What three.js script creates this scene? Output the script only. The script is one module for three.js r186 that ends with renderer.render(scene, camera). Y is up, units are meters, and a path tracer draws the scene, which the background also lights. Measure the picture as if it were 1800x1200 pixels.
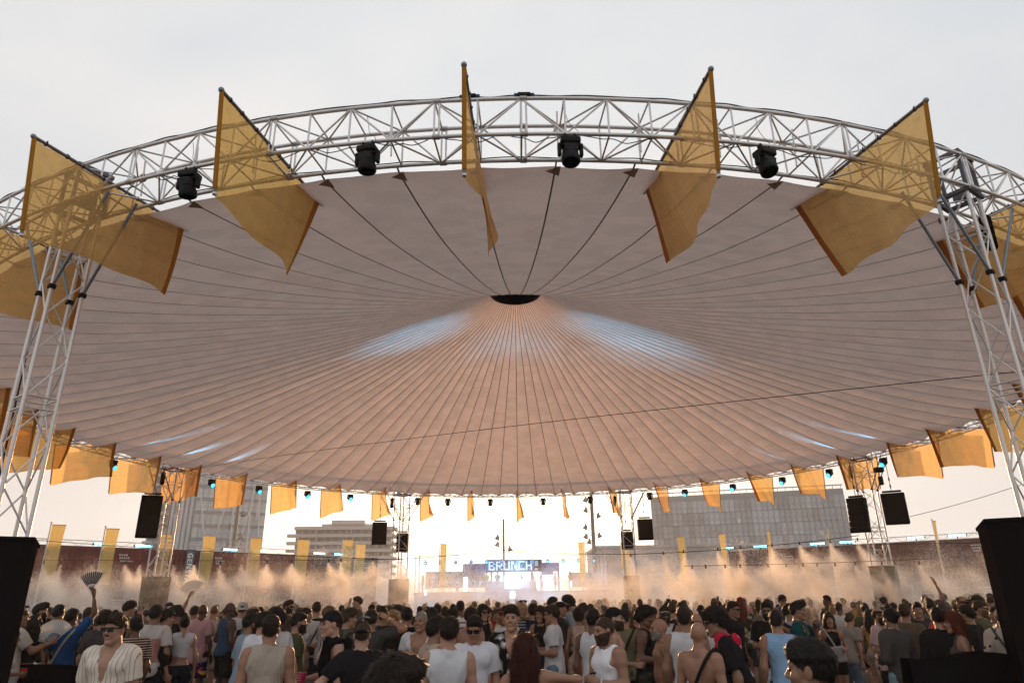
import * as THREE from 'three';
import { mergeGeometries } from 'three/addons/utils/BufferGeometryUtils.js';
import { RoundedBoxGeometry } from 'three/addons/geometries/RoundedBoxGeometry.js';
import { RectAreaLightUniformsLib } from 'three/addons/lights/RectAreaLightUniformsLib.js';

// ---------------------------------------------------------------- camera, sky, sun, exposure
const scene = new THREE.Scene();
const R = THREE.MathUtils.degToRad;
const EYE = 1.95;
const camera = new THREE.PerspectiveCamera(53.13, 1.5, 0.1, 2000);
camera.position.set(0, EYE, 0);
camera.rotation.order = 'YXZ';
camera.rotation.set(R(20.61), R(0.36), R(-0.84));
const renderer = new THREE.WebGLRenderer({ antialias: true });
renderer.toneMapping = THREE.LinearToneMapping;
renderer.toneMappingExposure = 1.5;
renderer.shadowMap.enabled = true;

const SUN_ELEV = 6.5, SUN_AZ = -1.2;            // degrees above the horizon, degrees to the right of straight ahead
const sunDir = new THREE.Vector3(Math.sin(R(SUN_AZ)) * Math.cos(R(SUN_ELEV)), Math.sin(R(SUN_ELEV)), -Math.cos(R(SUN_AZ)) * Math.cos(R(SUN_ELEV)));

let seed = 12345;
const rnd = () => { seed = (seed + 0x6d2b79f5) | 0; let t = Math.imul(seed ^ (seed >>> 15), 1 | seed); t = (t + Math.imul(t ^ (t >>> 7), 61 | t)) ^ t; return ((t ^ (t >>> 14)) >>> 0) / 4294967296; };
const rr = (a, b) => a + (b - a) * rnd();
const pick = (a) => a[Math.floor(rnd() * a.length) % a.length];
const clamp = THREE.MathUtils.clamp, lerp = THREE.MathUtils.lerp, smooth = THREE.MathUtils.smoothstep;
// value noise in three dimensions, 0..1
const HASH = new Float32Array(4096); for (let i = 0; i < 4096; i++) HASH[i] = rnd();
const hsh = (x, y, z) => HASH[(Math.imul(x, 73856093) ^ Math.imul(y, 19349663) ^ Math.imul(z, 83492791)) & 4095];
function noise(x, y, z = 0) {
  const xi = Math.floor(x), yi = Math.floor(y), zi = Math.floor(z);
  let u = x - xi, v = y - yi, w = z - zi; u = u * u * (3 - 2 * u); v = v * v * (3 - 2 * v); w = w * w * (3 - 2 * w);
  const a = hsh(xi, yi, zi), b = hsh(xi + 1, yi, zi), c = hsh(xi, yi + 1, zi), d = hsh(xi + 1, yi + 1, zi);
  const e = hsh(xi, yi, zi + 1), f = hsh(xi + 1, yi, zi + 1), g = hsh(xi, yi + 1, zi + 1), h = hsh(xi + 1, yi + 1, zi + 1);
  const p = a + (b - a) * u + (c - a + (a - b - c + d) * u) * v, q = e + (f - e) * u + (g - e + (e - f - g + h) * u) * v;
  return p + (q - p) * w;
}
const fbm = (x, y, z = 0, o = 4) => { let s = 0, a = 0.5, t = 0; for (let i = 0; i < o; i++) { s += a * noise(x, y, z); t += a; a *= 0.5; x = x * 2.03 + 7.1; y = y * 2.03 + 3.7; z = z * 2.03 + 1.3; } return s / t; };

{
  const W = 1024, H = 512, data = new Float32Array(W * H * 4);
  for (let j = 0; j < H; j++) {
    const up = ((j + 0.5) / H - 0.5) * Math.PI, y = Math.sin(up), cu = Math.cos(up), e = Math.max(0, up) * 180 / Math.PI;
    for (let i = 0; i < W; i++) {
      const a = ((i + 0.5) / W - 0.5) * 2 * Math.PI, x = Math.cos(a) * cu, z = Math.sin(a) * cu;
      const ang = Math.acos(clamp(x * sunDir.x + y * sunDir.y + z * sunDir.z, -1, 1)) * 180 / Math.PI;
      const low = Math.exp(-e / 15);
      // thin high cloud, drawn out along the wind
      const k = 1 / (Math.max(y, 0) + 0.18), cl = smooth(0.55 * fbm(x * k * 0.9 + 3, z * k * 1.5 + 8, 0.5, 3) + 0.45 * fbm(x * k * 2.4 + 1, z * k * 4.2 + 5, 2.5, 4), 0.40, 0.66);
      let r = lerp(0.39, 0.62, low), g = lerp(0.452, 0.555, low), b = lerp(0.51, 0.50, low);
      r = lerp(r, 0.57, cl * 0.6); g = lerp(g, 0.565, cl * 0.6); b = lerp(b, 0.57, cl * 0.6);
      const glow = 1.35 * Math.exp(-((ang / 17) ** 2)) + 0.38 * Math.exp(-ang / 24);
      r += glow * 1.0; g += glow * 0.78; b += glow * 0.52;
      const o = (j * W + i) * 4; data[o] = r; data[o + 1] = g; data[o + 2] = b; data[o + 3] = 1;
    }
  }
  const t = new THREE.DataTexture(data, W, H, THREE.RGBAFormat, THREE.FloatType);
  t.mapping = THREE.EquirectangularReflectionMapping; t.magFilter = THREE.LinearFilter; t.needsUpdate = true;
  scene.background = t; scene.environment = t;
}
const sun = new THREE.DirectionalLight(new THREE.Color(1.0, 0.58, 0.29), 5.0);
sun.name = 'sun';
sun.position.copy(sunDir).multiplyScalar(150); sun.target.position.set(0, 0, -20); sun.position.add(sun.target.position);
sun.castShadow = true; sun.shadow.radius = 4; sun.shadow.mapSize.set(2048, 2048);
Object.assign(sun.shadow.camera, { left: -60, right: 60, top: 60, bottom: -60, near: 1, far: 400 });
scene.add(sun, sun.target);
const FOG = 0.0009;
if (FOG) scene.fog = new THREE.FogExp2(new THREE.Color(1.0, 0.93, 0.86), FOG);

// ---------------------------------------------------------------- helpers
const V = (x, y, z) => new THREE.Vector3(x, y, z);
const names = new Map();
const numbered = (n) => { const k = names.get(n) ?? 0; names.set(n, k + 1); return k ? n + '_' + String(k).padStart(3, '0') : n; };
function tag(o, label, category, group, kind) {
  if (label) o.userData.label = label; if (category) o.userData.category = category;
  if (group) o.userData.group = group; if (kind) o.userData.kind = kind;
  return o;
}
function thing(name, label, category, pos = [0, 0, 0], turn = 0, group) {
  const g = new THREE.Group(); g.name = numbered(name); g.position.set(...pos); g.rotation.y = turn; scene.add(g);
  return tag(g, label, category, group);
}
function mesh(name, geo, mat, parent, pos, rot, scl) {
  const m = new THREE.Mesh(geo, mat); m.castShadow = m.receiveShadow = true;
  m.name = parent ? name : numbered(name);
  if (pos) m.position.set(...pos); if (rot) m.rotation.set(...rot); if (scl) m.scale.set(...scl);
  (parent ?? scene).add(m); return m;
}
function struct(name, geo, mat, pos, rot) { return tag(mesh(name, geo, mat, null, pos, rot), null, null, null, 'structure'); }
const lin = (r, g, b) => new THREE.Color().setRGB(r, g, b);
const std = (r, g, b, rough = 0.8, o = {}) => new THREE.MeshStandardMaterial({ color: lin(r, g, b), roughness: rough, side: THREE.DoubleSide, ...o });
const phys = (r, g, b, rough = 0.8, o = {}) => new THREE.MeshPhysicalMaterial({ color: lin(r, g, b), roughness: rough, side: THREE.DoubleSide, ...o });
const CYL = new THREE.CylinderGeometry(1, 1, 1, 8, 1), CYL16 = new THREE.CylinderGeometry(1, 1, 1, 18, 1), BOX = new THREE.BoxGeometry(1, 1, 1);
const UP = V(0, 1, 0);
function barMatrix(a, b, r) {
  const d = b.clone().sub(a), l = d.length();
  return new THREE.Matrix4().compose(a.clone().add(b).multiplyScalar(0.5), new THREE.Quaternion().setFromUnitVectors(UP, d.divideScalar(l)), V(r, l, r));
}
function bar(name, a, b, r, mat, parent, geo = CYL) {
  const m = new THREE.Mesh(geo, mat); m.castShadow = m.receiveShadow = true; m.name = parent ? name : numbered(name);
  barMatrix(a, b, r).decompose(m.position, m.quaternion, m.scale); (parent ?? scene).add(m); return m;
}
const barGeo = (a, b, r, n = 8) => new THREE.CylinderGeometry(1, 1, 1, n, 1).applyMatrix4(barMatrix(a, b, r));
const boxGeo = (w, h, d, x = 0, y = 0, z = 0, ry = 0) => new THREE.BoxGeometry(w, h, d).rotateY(ry).translate(x, y, z);
const rbox = (w, h, d, r = 0.02, x = 0, y = 0, z = 0) => new RoundedBoxGeometry(w, h, d, 2, r).translate(x, y, z);
const tubeGeo = (pts, r, seg = 60, n = 5) => new THREE.TubeGeometry(new THREE.CatmullRomCurve3(pts), seg, r, n);
function canvasTex(w, h, draw, repeat) {
  const c = document.createElement('canvas'); c.width = w; c.height = h; draw(c.getContext('2d'), w, h);
  const t = new THREE.CanvasTexture(c); t.colorSpace = THREE.SRGBColorSpace; t.magFilter = THREE.LinearFilter;
  t.wrapS = t.wrapT = repeat ? THREE.RepeatWrapping : THREE.ClampToEdgeWrapping; if (repeat) t.repeat.set(...repeat);
  return t;
}
// grey noise maps: stains (for colour) and weave (for bump)
function noiseTex(n, f, lo, hi, o = {}) {
  const d = new Uint8Array(n * n * 4);
  for (let j = 0; j < n; j++) for (let i = 0; i < n; i++) {
    const v = clamp(lo + (hi - lo) * f(i / n, j / n), 0, 1) * 255, k = (j * n + i) * 4;
    d[k] = v * (o.r ?? 1); d[k + 1] = v * (o.g ?? 1); d[k + 2] = v * (o.b ?? 1); d[k + 3] = 255;
  }
  const t = new THREE.DataTexture(d, n, n); t.wrapS = t.wrapT = THREE.MirroredRepeatWrapping; t.magFilter = THREE.LinearFilter; t.needsUpdate = true;
  if (o.srgb) t.colorSpace = THREE.SRGBColorSpace;
  return t;
}
// ring coordinates of the tent: radius, azimuth in degrees (0 = towards the camera, 90 = right), height above the ground
const CZ = -22.19;
const ring = (r, az, h) => V(r * Math.sin(R(az)), h, CZ + r * Math.cos(R(az)));
const merge = (gs) => mergeGeometries(gs.map((g) => g.index ? g.toNonIndexed() : g));
// ---------------------------------------------------------------- ground
{
  const g = new THREE.CircleGeometry(330, 64).rotateX(-Math.PI / 2);
  const uv = g.attributes.uv, p = g.attributes.position; for (let i = 0; i < uv.count; i++) uv.setXY(i, p.getX(i) / 9, p.getZ(i) / 9);
  const map = noiseTex(512, (u, v) => 0.6 * fbm(u * 7, v * 7, 1, 5) + 0.4 * noise(u * 220, v * 220, 2), 0.5, 1, { srgb: true });
  const bump = noiseTex(256, (u, v) => noise(u * 120, v * 120, 4), 0, 1);
  struct('ground', g, new THREE.MeshStandardMaterial({ color: lin(0.095, 0.08, 0.07), map, bumpMap: bump, bumpScale: 0.006, roughness: 0.93 }), [0, 0, -30]);
}
// ---------------------------------------------------------------- tent canopy
const ALU = std(0.74, 0.72, 0.71, 0.36, { metalness: 0.45 }), ALU_DULL = std(0.52, 0.50, 0.49, 0.5, { metalness: 0.5 });
const STEEL_BLUE = std(0.25, 0.29, 0.33, 0.5, { metalness: 0.5 });
const BLACK = phys(0.010, 0.010, 0.012, 0.6, { specularIntensity: 0.4 }), BLACK_SOFT = phys(0.008, 0.008, 0.010, 0.95, { specularIntensity: 0 }), CABLE = std(0.025, 0.02, 0.02, 0.8);
const PROFILE = [[14.86, 7.08], [13.8, 7.24], [12.4, 7.52], [10.7, 7.97], [8.5, 8.63], [6.7, 9.24], [5.0, 9.86], [3.8, 10.34], [2.8, 10.84], [1.8, 11.45], [0.85, 12.10]];
const rise = (r, az) => 0.62 * smooth(15 - r, 0, 8) * smooth(r, 0.85, 4.2) * (0.5 - 0.5 * Math.cos(R(az)));   // the far slope is drawn up higher than the near one
const profile = (() => { const c = new THREE.CatmullRomCurve3(PROFILE.map(([r, h]) => V(r, h, 0)), false, 'centripetal'); return (t) => c.getPointAt(t); })();
const NSEAM = 93, SEAM0 = 2.09, STEP = 360 / NSEAM;
{
  const canopy = thing('tent_canopy', 'huge round beige tensile canopy with radiating seams over the crowd', 'canopy', [0, 0, CZ]);
  const NU = 6, NV = 30;
  const panelGeo = (az0) => { const pos = [], uv = [], idx = [], slack = rr(0.55, 1.5), p1 = rnd() * 6, p2 = rr(0.5, 1.1), u0 = rnd() * 4, v0 = rnd() * 4;
  for (let j = 0; j <= NV; j++) {
    const t = j / NV, q = profile(t);
    for (let i = 0; i <= NU; i++) {
      const s = i / NU, bulge = 4 * s * (1 - s), a = R((s - 0.5) * STEP);
      const edge = Math.max(0, 1 - t * 7), rad = q.x - bulge * 0.10 * edge * edge;
      const sag = bulge * (0.030 * slack + 0.010 * Math.sin(j * p2 + p1) + 0.006 * Math.sin(j * 2.3 + i + p1)) * Math.min(1, q.x / 6) + 0.02 * edge * bulge;
      pos.push(rad * Math.sin(a), q.y + sag + rise(q.x, az0 + (s - 0.5) * STEP), rad * Math.cos(a)); uv.push((s - 0.5) * q.x * R(STEP) / 3 + u0, t * 15.5 / 3 + v0);
    }
  }
  for (let j = 0; j < NV; j++) for (let i = 0; i < NU; i++) { const a = j * (NU + 1) + i, b = a + 1, c = a + NU + 1, d = c + 1; idx.push(a, b, c, b, d, c); }
  const geo = new THREE.BufferGeometry(); geo.setAttribute('position', new THREE.Float32BufferAttribute(pos, 3)); geo.setAttribute('uv', new THREE.Float32BufferAttribute(uv, 2)); geo.setIndex(idx); geo.computeVertexNormals(); return geo; };
  const stain = [0, 1, 2].map((k) => noiseTex(256, (u, v) => 0.5 * fbm(u * 5, v * 5, k * 9 + 1, 5) + 0.25 * smooth(fbm(u * 9, v * 9, k + 31, 4), 0.35, 0.65) + 0.25 * noise(u * 128, v * 128, k), 0.86, 1.0, { srgb: true }));
  const weave = noiseTex(256, (u, v) => 0.5 * noise(u * 160, v * 160, 5) + 0.5 * fbm(u * 12, v * 12, 8, 3), 0, 1);
  const mats = stain.map((map, k) => phys(0.73 + 0.01 * k, 0.565, 0.49, 1, { map, bumpMap: weave, bumpScale: 0.004, transmission: 0.46, thickness: 0, specularIntensity: 0.15 }));
  const seamGeo = (az) => { const sp = [], si = [];
  for (let j = 0; j <= NV; j++) { const q = profile(j / NV), w = q.x > 2 ? 0.0115 : 0.008, y = q.y - 0.012 + rise(q.x, az); sp.push(-w, y, q.x, w, y, q.x); if (j < NV) { const a = j * 2; si.push(a, a + 1, a + 2, a + 1, a + 3, a + 2); } }
  const seam = new THREE.BufferGeometry(); seam.setAttribute('position', new THREE.Float32BufferAttribute(sp, 3)); seam.setIndex(si); seam.computeVertexNormals(); return seam; };
  const strap = std(0.13, 0.09, 0.075, 0.9), patch = phys(0.56, 0.43, 0.38, 0.95, { transmission: 0.3, thickness: 0 });
  const edge = profile(0);
  const tie = barGeo(V(0, edge.y, edge.x), V(0, 7.09, 14.97), 0.012, 6), plate = new THREE.CylinderGeometry(0.12, 0.12, 0.008, 3).rotateY(Math.PI / 6).translate(0, edge.y - 0.012, edge.x - 0.09);
  for (let k = 0; k < NSEAM; k++) {
    mesh('fabric_panel', panelGeo(SEAM0 + (k + 0.5) * STEP), mats[k % 3], canopy, null, [0, R(SEAM0 + (k + 0.5) * STEP), 0]);
    mesh('seam_strap', seamGeo(SEAM0 + k * STEP), strap, canopy, null, [0, R(SEAM0 + k * STEP), 0]);
    mesh('corner_patch', plate, patch, canopy, null, [0, R(SEAM0 + k * STEP), 0]);
    mesh('tension_cable', tie, CABLE, canopy, null, [0, R(SEAM0 + k * STEP), 0]);
  }
  const crown = std(0.03, 0.022, 0.02, 0.7);
  const r0 = PROFILE.at(-1);
  const crownRing = mesh('crown_ring', new THREE.TorusGeometry(r0[0], 0.05, 10, 64).rotateX(Math.PI / 2), crown, canopy, [0, r0[1], 0]);
  mesh('crown_collar', new THREE.CylinderGeometry(r0[0] * 0.8, r0[0], 0.5, 48, 1, true), crown, canopy, [0, r0[1] + 0.25, 0]);
  mesh('crown_cap', new THREE.ConeGeometry(r0[0] * 0.95, 0.4, 48), crown, canopy, [0, r0[1] + 0.68, 0]);
}
// ---------------------------------------------------------------- ring truss: square section, four chords
const RT = 15.23, HT = 7.35, S2 = 0.26, RIN = RT - S2, ROUT = RT + S2, HLO = HT - S2, HHI = HT + S2;
{
  const truss = thing('ring_truss', 'silver box truss bent into a great ring around the canopy', 'truss');
  for (const [r, h] of [[RIN, HLO], [ROUT, HLO], [RIN, HHI], [ROUT, HHI]]) mesh('chord', new THREE.TorusGeometry(r, 0.0245, 8, 360).rotateX(Math.PI / 2), ALU, truss, [0, h, CZ]);
  const N = 186, far = [], BR = 0.0125;
  let near = 0;
  for (let k = 0; k < N; k++) {
    const a0 = k * 360 / N + 0.4, a1 = (k + 1) * 360 / N + 0.4, am = ((a0 + 180) % 360) - 180, flip = k % 2;
    const d = (r, h, r2, h2) => flip ? [ring(r, a0, h), ring(r2, a1, h2)] : [ring(r2, a0, h2), ring(r, a1, h)];
    const list = [
      [ring(ROUT, a0, HLO), ring(ROUT, a0, HHI)], [ring(RIN, a0, HLO), ring(RIN, a0, HHI)], [ring(RIN, a0, HHI), ring(ROUT, a0, HHI)], [ring(RIN, a0, HLO), ring(ROUT, a0, HLO)],
      d(ROUT, HLO, ROUT, HHI), d(RIN, HHI, RIN, HLO), d(RIN, HHI, ROUT, HHI), d(ROUT, HLO, RIN, HLO),
    ];
    if (k % 4 === 0) list.push([ring(ROUT, a0 + 0.22, HLO), ring(ROUT, a0 + 0.22, HHI)], [ring(RIN, a0 + 0.22, HLO), ring(RIN, a0 + 0.22, HHI)]);
    for (const [p, q] of list) {
      if (Math.abs(am) < 30) { bar('brace', p, q, BR, ALU, truss); near++; } else far.push(barMatrix(p, q, BR));
    }
    if (k % 4 === 0 && Math.abs(am) < 34) for (const [r, h] of [[RIN, HLO], [ROUT, HLO], [RIN, HHI], [ROUT, HHI]]) {
      const p = ring(r, a0 - 0.05, h), q = ring(r, a0 + 0.27, h); bar('coupler', p, q, 0.034, ALU_DULL, truss);
    }
  }
  const im = new THREE.InstancedMesh(new THREE.CylinderGeometry(1, 1, 1, 5, 1), ALU, far.length); far.forEach((m, i) => im.setMatrixAt(i, m));
  im.name = 'brace'; im.userData.kind = 'stuff'; im.castShadow = im.receiveShadow = true; truss.add(im);
}
// ---------------------------------------------------------------- towers under the ring
const TOWERS = [-23.4, 24.0, 67.5, 112.5, 158.5, 203.5, 248, 292.5];
const TOWER_TEXT = ['front left truss tower rising from the left black draped box', 'front right truss tower rising from the right black draped box', 'side truss tower on the right, beyond the frame edge', 'rear right truss tower between two hung speaker clusters',
  'rear truss tower right of the stage', 'rear truss tower left of the stage', 'rear left truss tower in front of the grid facade tower block', 'side truss tower on the left, beyond the frame edge'];
TOWERS.forEach((az, n) => {
  const w = (n < 2 ? 0.37 : 0.56) / 2, top = HLO - 0.03, o = ring(RT, az, 0);
  const t = thing('truss_tower', TOWER_TEXT[n], 'truss tower', [o.x, 0, o.z], R(az) + R(n < 2 ? (n ? 12 : -12) : 20), 'truss towers carrying the ring');
  const c = [[-w, -w], [w, -w], [w, w], [-w, w]];
  for (const [x, z] of c) bar('chord', V(x, 0, z), V(x, top, z), n < 2 ? 0.0245 : 0.028, ALU, t, CYL16);
  const bays = 13, bh = top / bays;
  for (let k = 0; k < bays; k++) for (let s = 0; s < 4; s++) {
    const [x0, z0] = c[s], [x1, z1] = c[(s + 1) % 4], y0 = k * bh, y1 = (k + 1) * bh, f = (k + s) % 2;
    bar('brace', V(f ? x1 : x0, y0, f ? z1 : z0), V(f ? x0 : x1, y1, f ? z0 : z1), n < 2 ? 0.011 : 0.013, ALU, t);
    if (k % 4 === 0) { bar('brace', V(x0, y0 + 0.02, z0), V(x1, y0 + 0.02, z1), 0.0125, ALU, t); if (k) bar('brace', V(x0, y0 - 0.13, z0), V(x1, y0 - 0.13, z1), 0.0125, ALU, t); }
  }
  // sleeve block that joins tower and ring, and the struts that brace it
  mesh('sleeve_block', merge([...[0, 0.60].flatMap((y) => [-1, 1].flatMap((s) => [boxGeo(2 * w + 0.10, 0.05, 0.05, 0, top + y, s * (w + 0.03)), boxGeo(0.05, 0.05, 2 * w + 0.004, s * (w + 0.028), top + y + 0.003, 0)])), ...c.map(([x, z]) => boxGeo(0.045, 0.55, 0.045, x * 1.1, top + 0.30, z * 1.1)), boxGeo(0.07, 0.16, 0.2, w * 0.9, top + 0.14, 0)]), std(0.10, 0.10, 0.11, 0.5, { metalness: 0.5 }), t);
  for (const [sx, sz] of [[-1, -1], [1, -1], [1, 1], [-1, 1]]) {
    const ax = R(az) - t.rotation.y, lx = Math.cos(ax), lz = -Math.sin(ax);
    const p = V(sx * w, top - 1.25, sz * w), q = V(sx * w + lx * sx * 0.72, top - 0.02, sz * w + lz * sx * 0.72);
    bar('strut', p, q, 0.021, STEEL_BLUE, t, CYL16);
    mesh('strut_clamp', rbox(0.085, 0.06, 0.085, 0.012), BLACK, t, [p.x, p.y, p.z]);
  }
  if (n !== 0) {
    mesh('chain_bag', rbox(0.17, 0.52, 0.13, 0.05), BLACK_SOFT, t, [w + 0.28, top - 0.42, 0.1], [0.06, 0, 0.12]);
    bar('bag_strap', V(w + 0.25, top - 0.2, 0.1), V(w + 0.22, top + 0.02, 0.1), 0.02, BLACK, t);
  }
});
// ---------------------------------------------------------------- ring flags: radial pole, short outer rod, sheer yellow cloth
const clothNoise = noiseTex(256, (u, v) => 0.5 * fbm(u * 6, v * 6, 3, 4) + 0.25 * noise(u * 140, v * 8, 1) + 0.25 * noise(u * 8, v * 140, 2), 0.82, 1, { srgb: true });
const clothBump = noiseTex(256, (u, v) => 0.6 * fbm(u * 5, v * 9, 6, 4) + 0.4 * noise(u * 128, v * 128, 3), 0, 1);
const CLOTH = [[0.98, 0.61, 0.235], [0.97, 0.59, 0.22], [0.98, 0.635, 0.265], [0.97, 0.615, 0.215], [0.98, 0.60, 0.25]].map((c) => phys(...c, 0.75, { map: clothNoise, bumpMap: clothBump, bumpScale: 0.02, transmission: 0.87, thickness: 0, specularIntensity: 0.1 }));
const HEM = phys(0.66, 0.30, 0.045, 0.9, { map: clothNoise, transmission: 0.25, thickness: 0, specularIntensity: 0.1 });
const POLE = std(0.20, 0.17, 0.16, 0.5, { metalness: 0.5 });
function sheet(f, nu, nv, u0 = 0, u1 = 1, v0 = 0, v1 = 1, off = 0, us = 1, vs = 1) {
  const pos = [], uv = [], idx = [];
  for (let j = 0; j <= nv; j++) for (let i = 0; i <= nu; i++) {
    const s = lerp(u0, u1, i / nu), t = lerp(v0, v1, j / nv), p = f(s, t); pos.push(p.x + off, p.y, p.z); uv.push(s * us, t * vs);
  }
  for (let j = 0; j < nv; j++) for (let i = 0; i < nu; i++) { const a = j * (nu + 1) + i, b = a + 1, c = a + nu + 1, d = c + 1; idx.push(a, c, b, b, c, d); }
  const g = new THREE.BufferGeometry(); g.setAttribute('position', new THREE.Float32BufferAttribute(pos, 3)); g.setAttribute('uv', new THREE.Float32BufferAttribute(uv, 2)); g.setIndex(idx); g.computeVertexNormals(); return g;
}
const FLAG_AZ = [-20.6, -11.25, -1.75, 7.5, 16.85, 28.6, 37, 44.7, 54, 63.2, 72.6, 83, 94.5, 103, 113.5, 122.9, 132, 141.7, 151.3, 161, 170.9, 180.4, 189.9, 199, 208.2, 217.8, 226.9, 237, 246.5, 255, 264.7, 274, 283.4, 292.7, 302.1, 330.1];
const FLAG_TEXT = (az, k) => {
  const near = ['nearest left sheer yellow flag, hung on a slanting pole above the left truss tower', 'second near yellow flag from the left, left of the hanging spotlight pair', 'near yellow flag seen edge on above the middle of the ring', 'near yellow flag right of the middle, leaning away to the right', 'nearest right broad yellow flag covering the right tower head', 'yellow flag cut by the right frame edge behind the right tower head'];
  if (k < 6) return near[k];
  const side = az < 180 ? 'right' : 'left', n = az < 180 ? k - 5 : FLAG_AZ.length - k;
  const ord = ['first', 'second', 'third', 'fourth', 'fifth', 'sixth', 'seventh', 'eighth', 'ninth', 'tenth', 'eleventh', 'twelfth', 'thirteenth', 'fourteenth', 'fifteenth', 'sixteenth', 'seventeenth', 'eighteenth'];
  if (Math.abs(az - 180) < 15) return az < 175 ? 'narrow yellow ring flag right of the stage, turned edge on' : az < 185 ? 'yellow ring flag blown into a triangle above the stage sign' : 'yellow ring flag billowing left of the thin floodlight mast';
  return `${ord[n - 1]} yellow flag along the ${side} side of the ring, counted backwards from the ${side} tower`;
};
FLAG_AZ.forEach((az, k) => {
  const near = k < 6, g = thing('ring_flag', FLAG_TEXT(az, k), 'flag', [0, 0, CZ], R(az), 'yellow flags around the ring');
  const HIN = [1.24, 1.48, 1.30, 1.33, 1.39, 1.35][k] ?? rr(1.3, 1.45), H0 = near ? 1.26 : 1.36, wx = (k === 2 ? 0.46 : near ? 0.22 : 0.16 + 0.42 * smooth(Math.cos(R(az - 180)), 0.2, 1)) * (0.75 + 0.5 * rnd()), ph = rnd() * 6, ph2 = rnd() * 6, amp = near ? 0.055 : 0.085;
  const tx = Math.cos(R(az)), tz = Math.sin(R(az)), top = 7.25, spread = [0.22, 0.68, 0.3, 0.32, 0.5, 0.3][k] ?? rr(0.02, 0.25), fold = rr(9, 15), lift = rr(-0.1, 0.06), swirl = rr(0.5, 1);
  const f = (s, t) => {
    const free = Math.min(1, s * 1.6) * t, drop = (lerp(H0, HIN, s) + (near ? 0.02 : 0.06) * Math.sin(s * 3.1 + ph) + (near ? 0 : lift) * s) * t;
    const wave = amp * free * Math.sin(s * fold + t * 1.7 + ph) + amp * 0.7 * t * Math.min(1, s * 4) * Math.sin(s * 5.2 - t * 2 + ph2) + (near ? 0.015 : 0.018) * Math.sin(s * 27 + ph + t * 2) * Math.min(1, t * 3 + 0.2) * Math.min(1, s * 6) * (1.15 - t);
    const w = wx * free * (0.55 + 0.45 * Math.sin(s * 2.2 + ph2 * 0.3)) * swirl;
    return V(wave + w * tx, top - 0.02 - drop + 0.16 * free * wx - 0.012 * Math.abs(Math.sin(s * 26)) * (1 - t), 16.45 - 0.15 * t - (2.32 - 0.15 * t) * s + spread * s * t + w * tz);
  };
  const res = near ? [48, 28] : [22, 12];
  mesh('cloth', sheet(f, ...res, 0, 1, 0, 1, 0, 2.4, 1.4), CLOTH[(k * 3) % 5], g);
  mesh('outer_hem', tubeGeo([0, 0.25, 0.5, 0.75, 0.93].map((t) => f(0, t)), near ? 0.025 : 0.022, 12, 8), HEM, g);
  mesh('inner_hem', sheet(f, 3, res[1], 0.955, 1, 0, 1, 0.004), HEM, g);
  bar('outer_rod', f(0, 0).add(V(0, 0.02, 0)), f(0, 0.96), 0.018, POLE, g, CYL16);
  const pole = bar('top_pole', V(0, top, 14.05), V(0, top, 16.47), near ? 0.022 : 0.02, POLE, g, CYL16);
  mesh('elbow', new THREE.SphereGeometry(0.034, 12, 8), STEEL_BLUE, g, [0, top, 16.46]);
  if (near) {
    mesh('rod_cap', new THREE.CylinderGeometry(0.024, 0.024, 0.03, 12), std(0.75, 0.75, 0.75, 0.5), g, [f(0, 1).x, f(0, 1).y + 0.03, f(0, 1).z]);
    for (let i = 0; i < 9; i++) mesh('cloth_tie', merge([new THREE.TorusGeometry(0.027, 0.006, 6, 12), boxGeo(0.012, 0.025, 0.010, 0, 0.032, 0)]), BLACK, g, [0, top, 16.3 - i * 0.262 + rr(-0.03, 0.03)], [0, rr(-0.3, 0.3), rr(-0.5, 0.5)]);
  }
});
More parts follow.
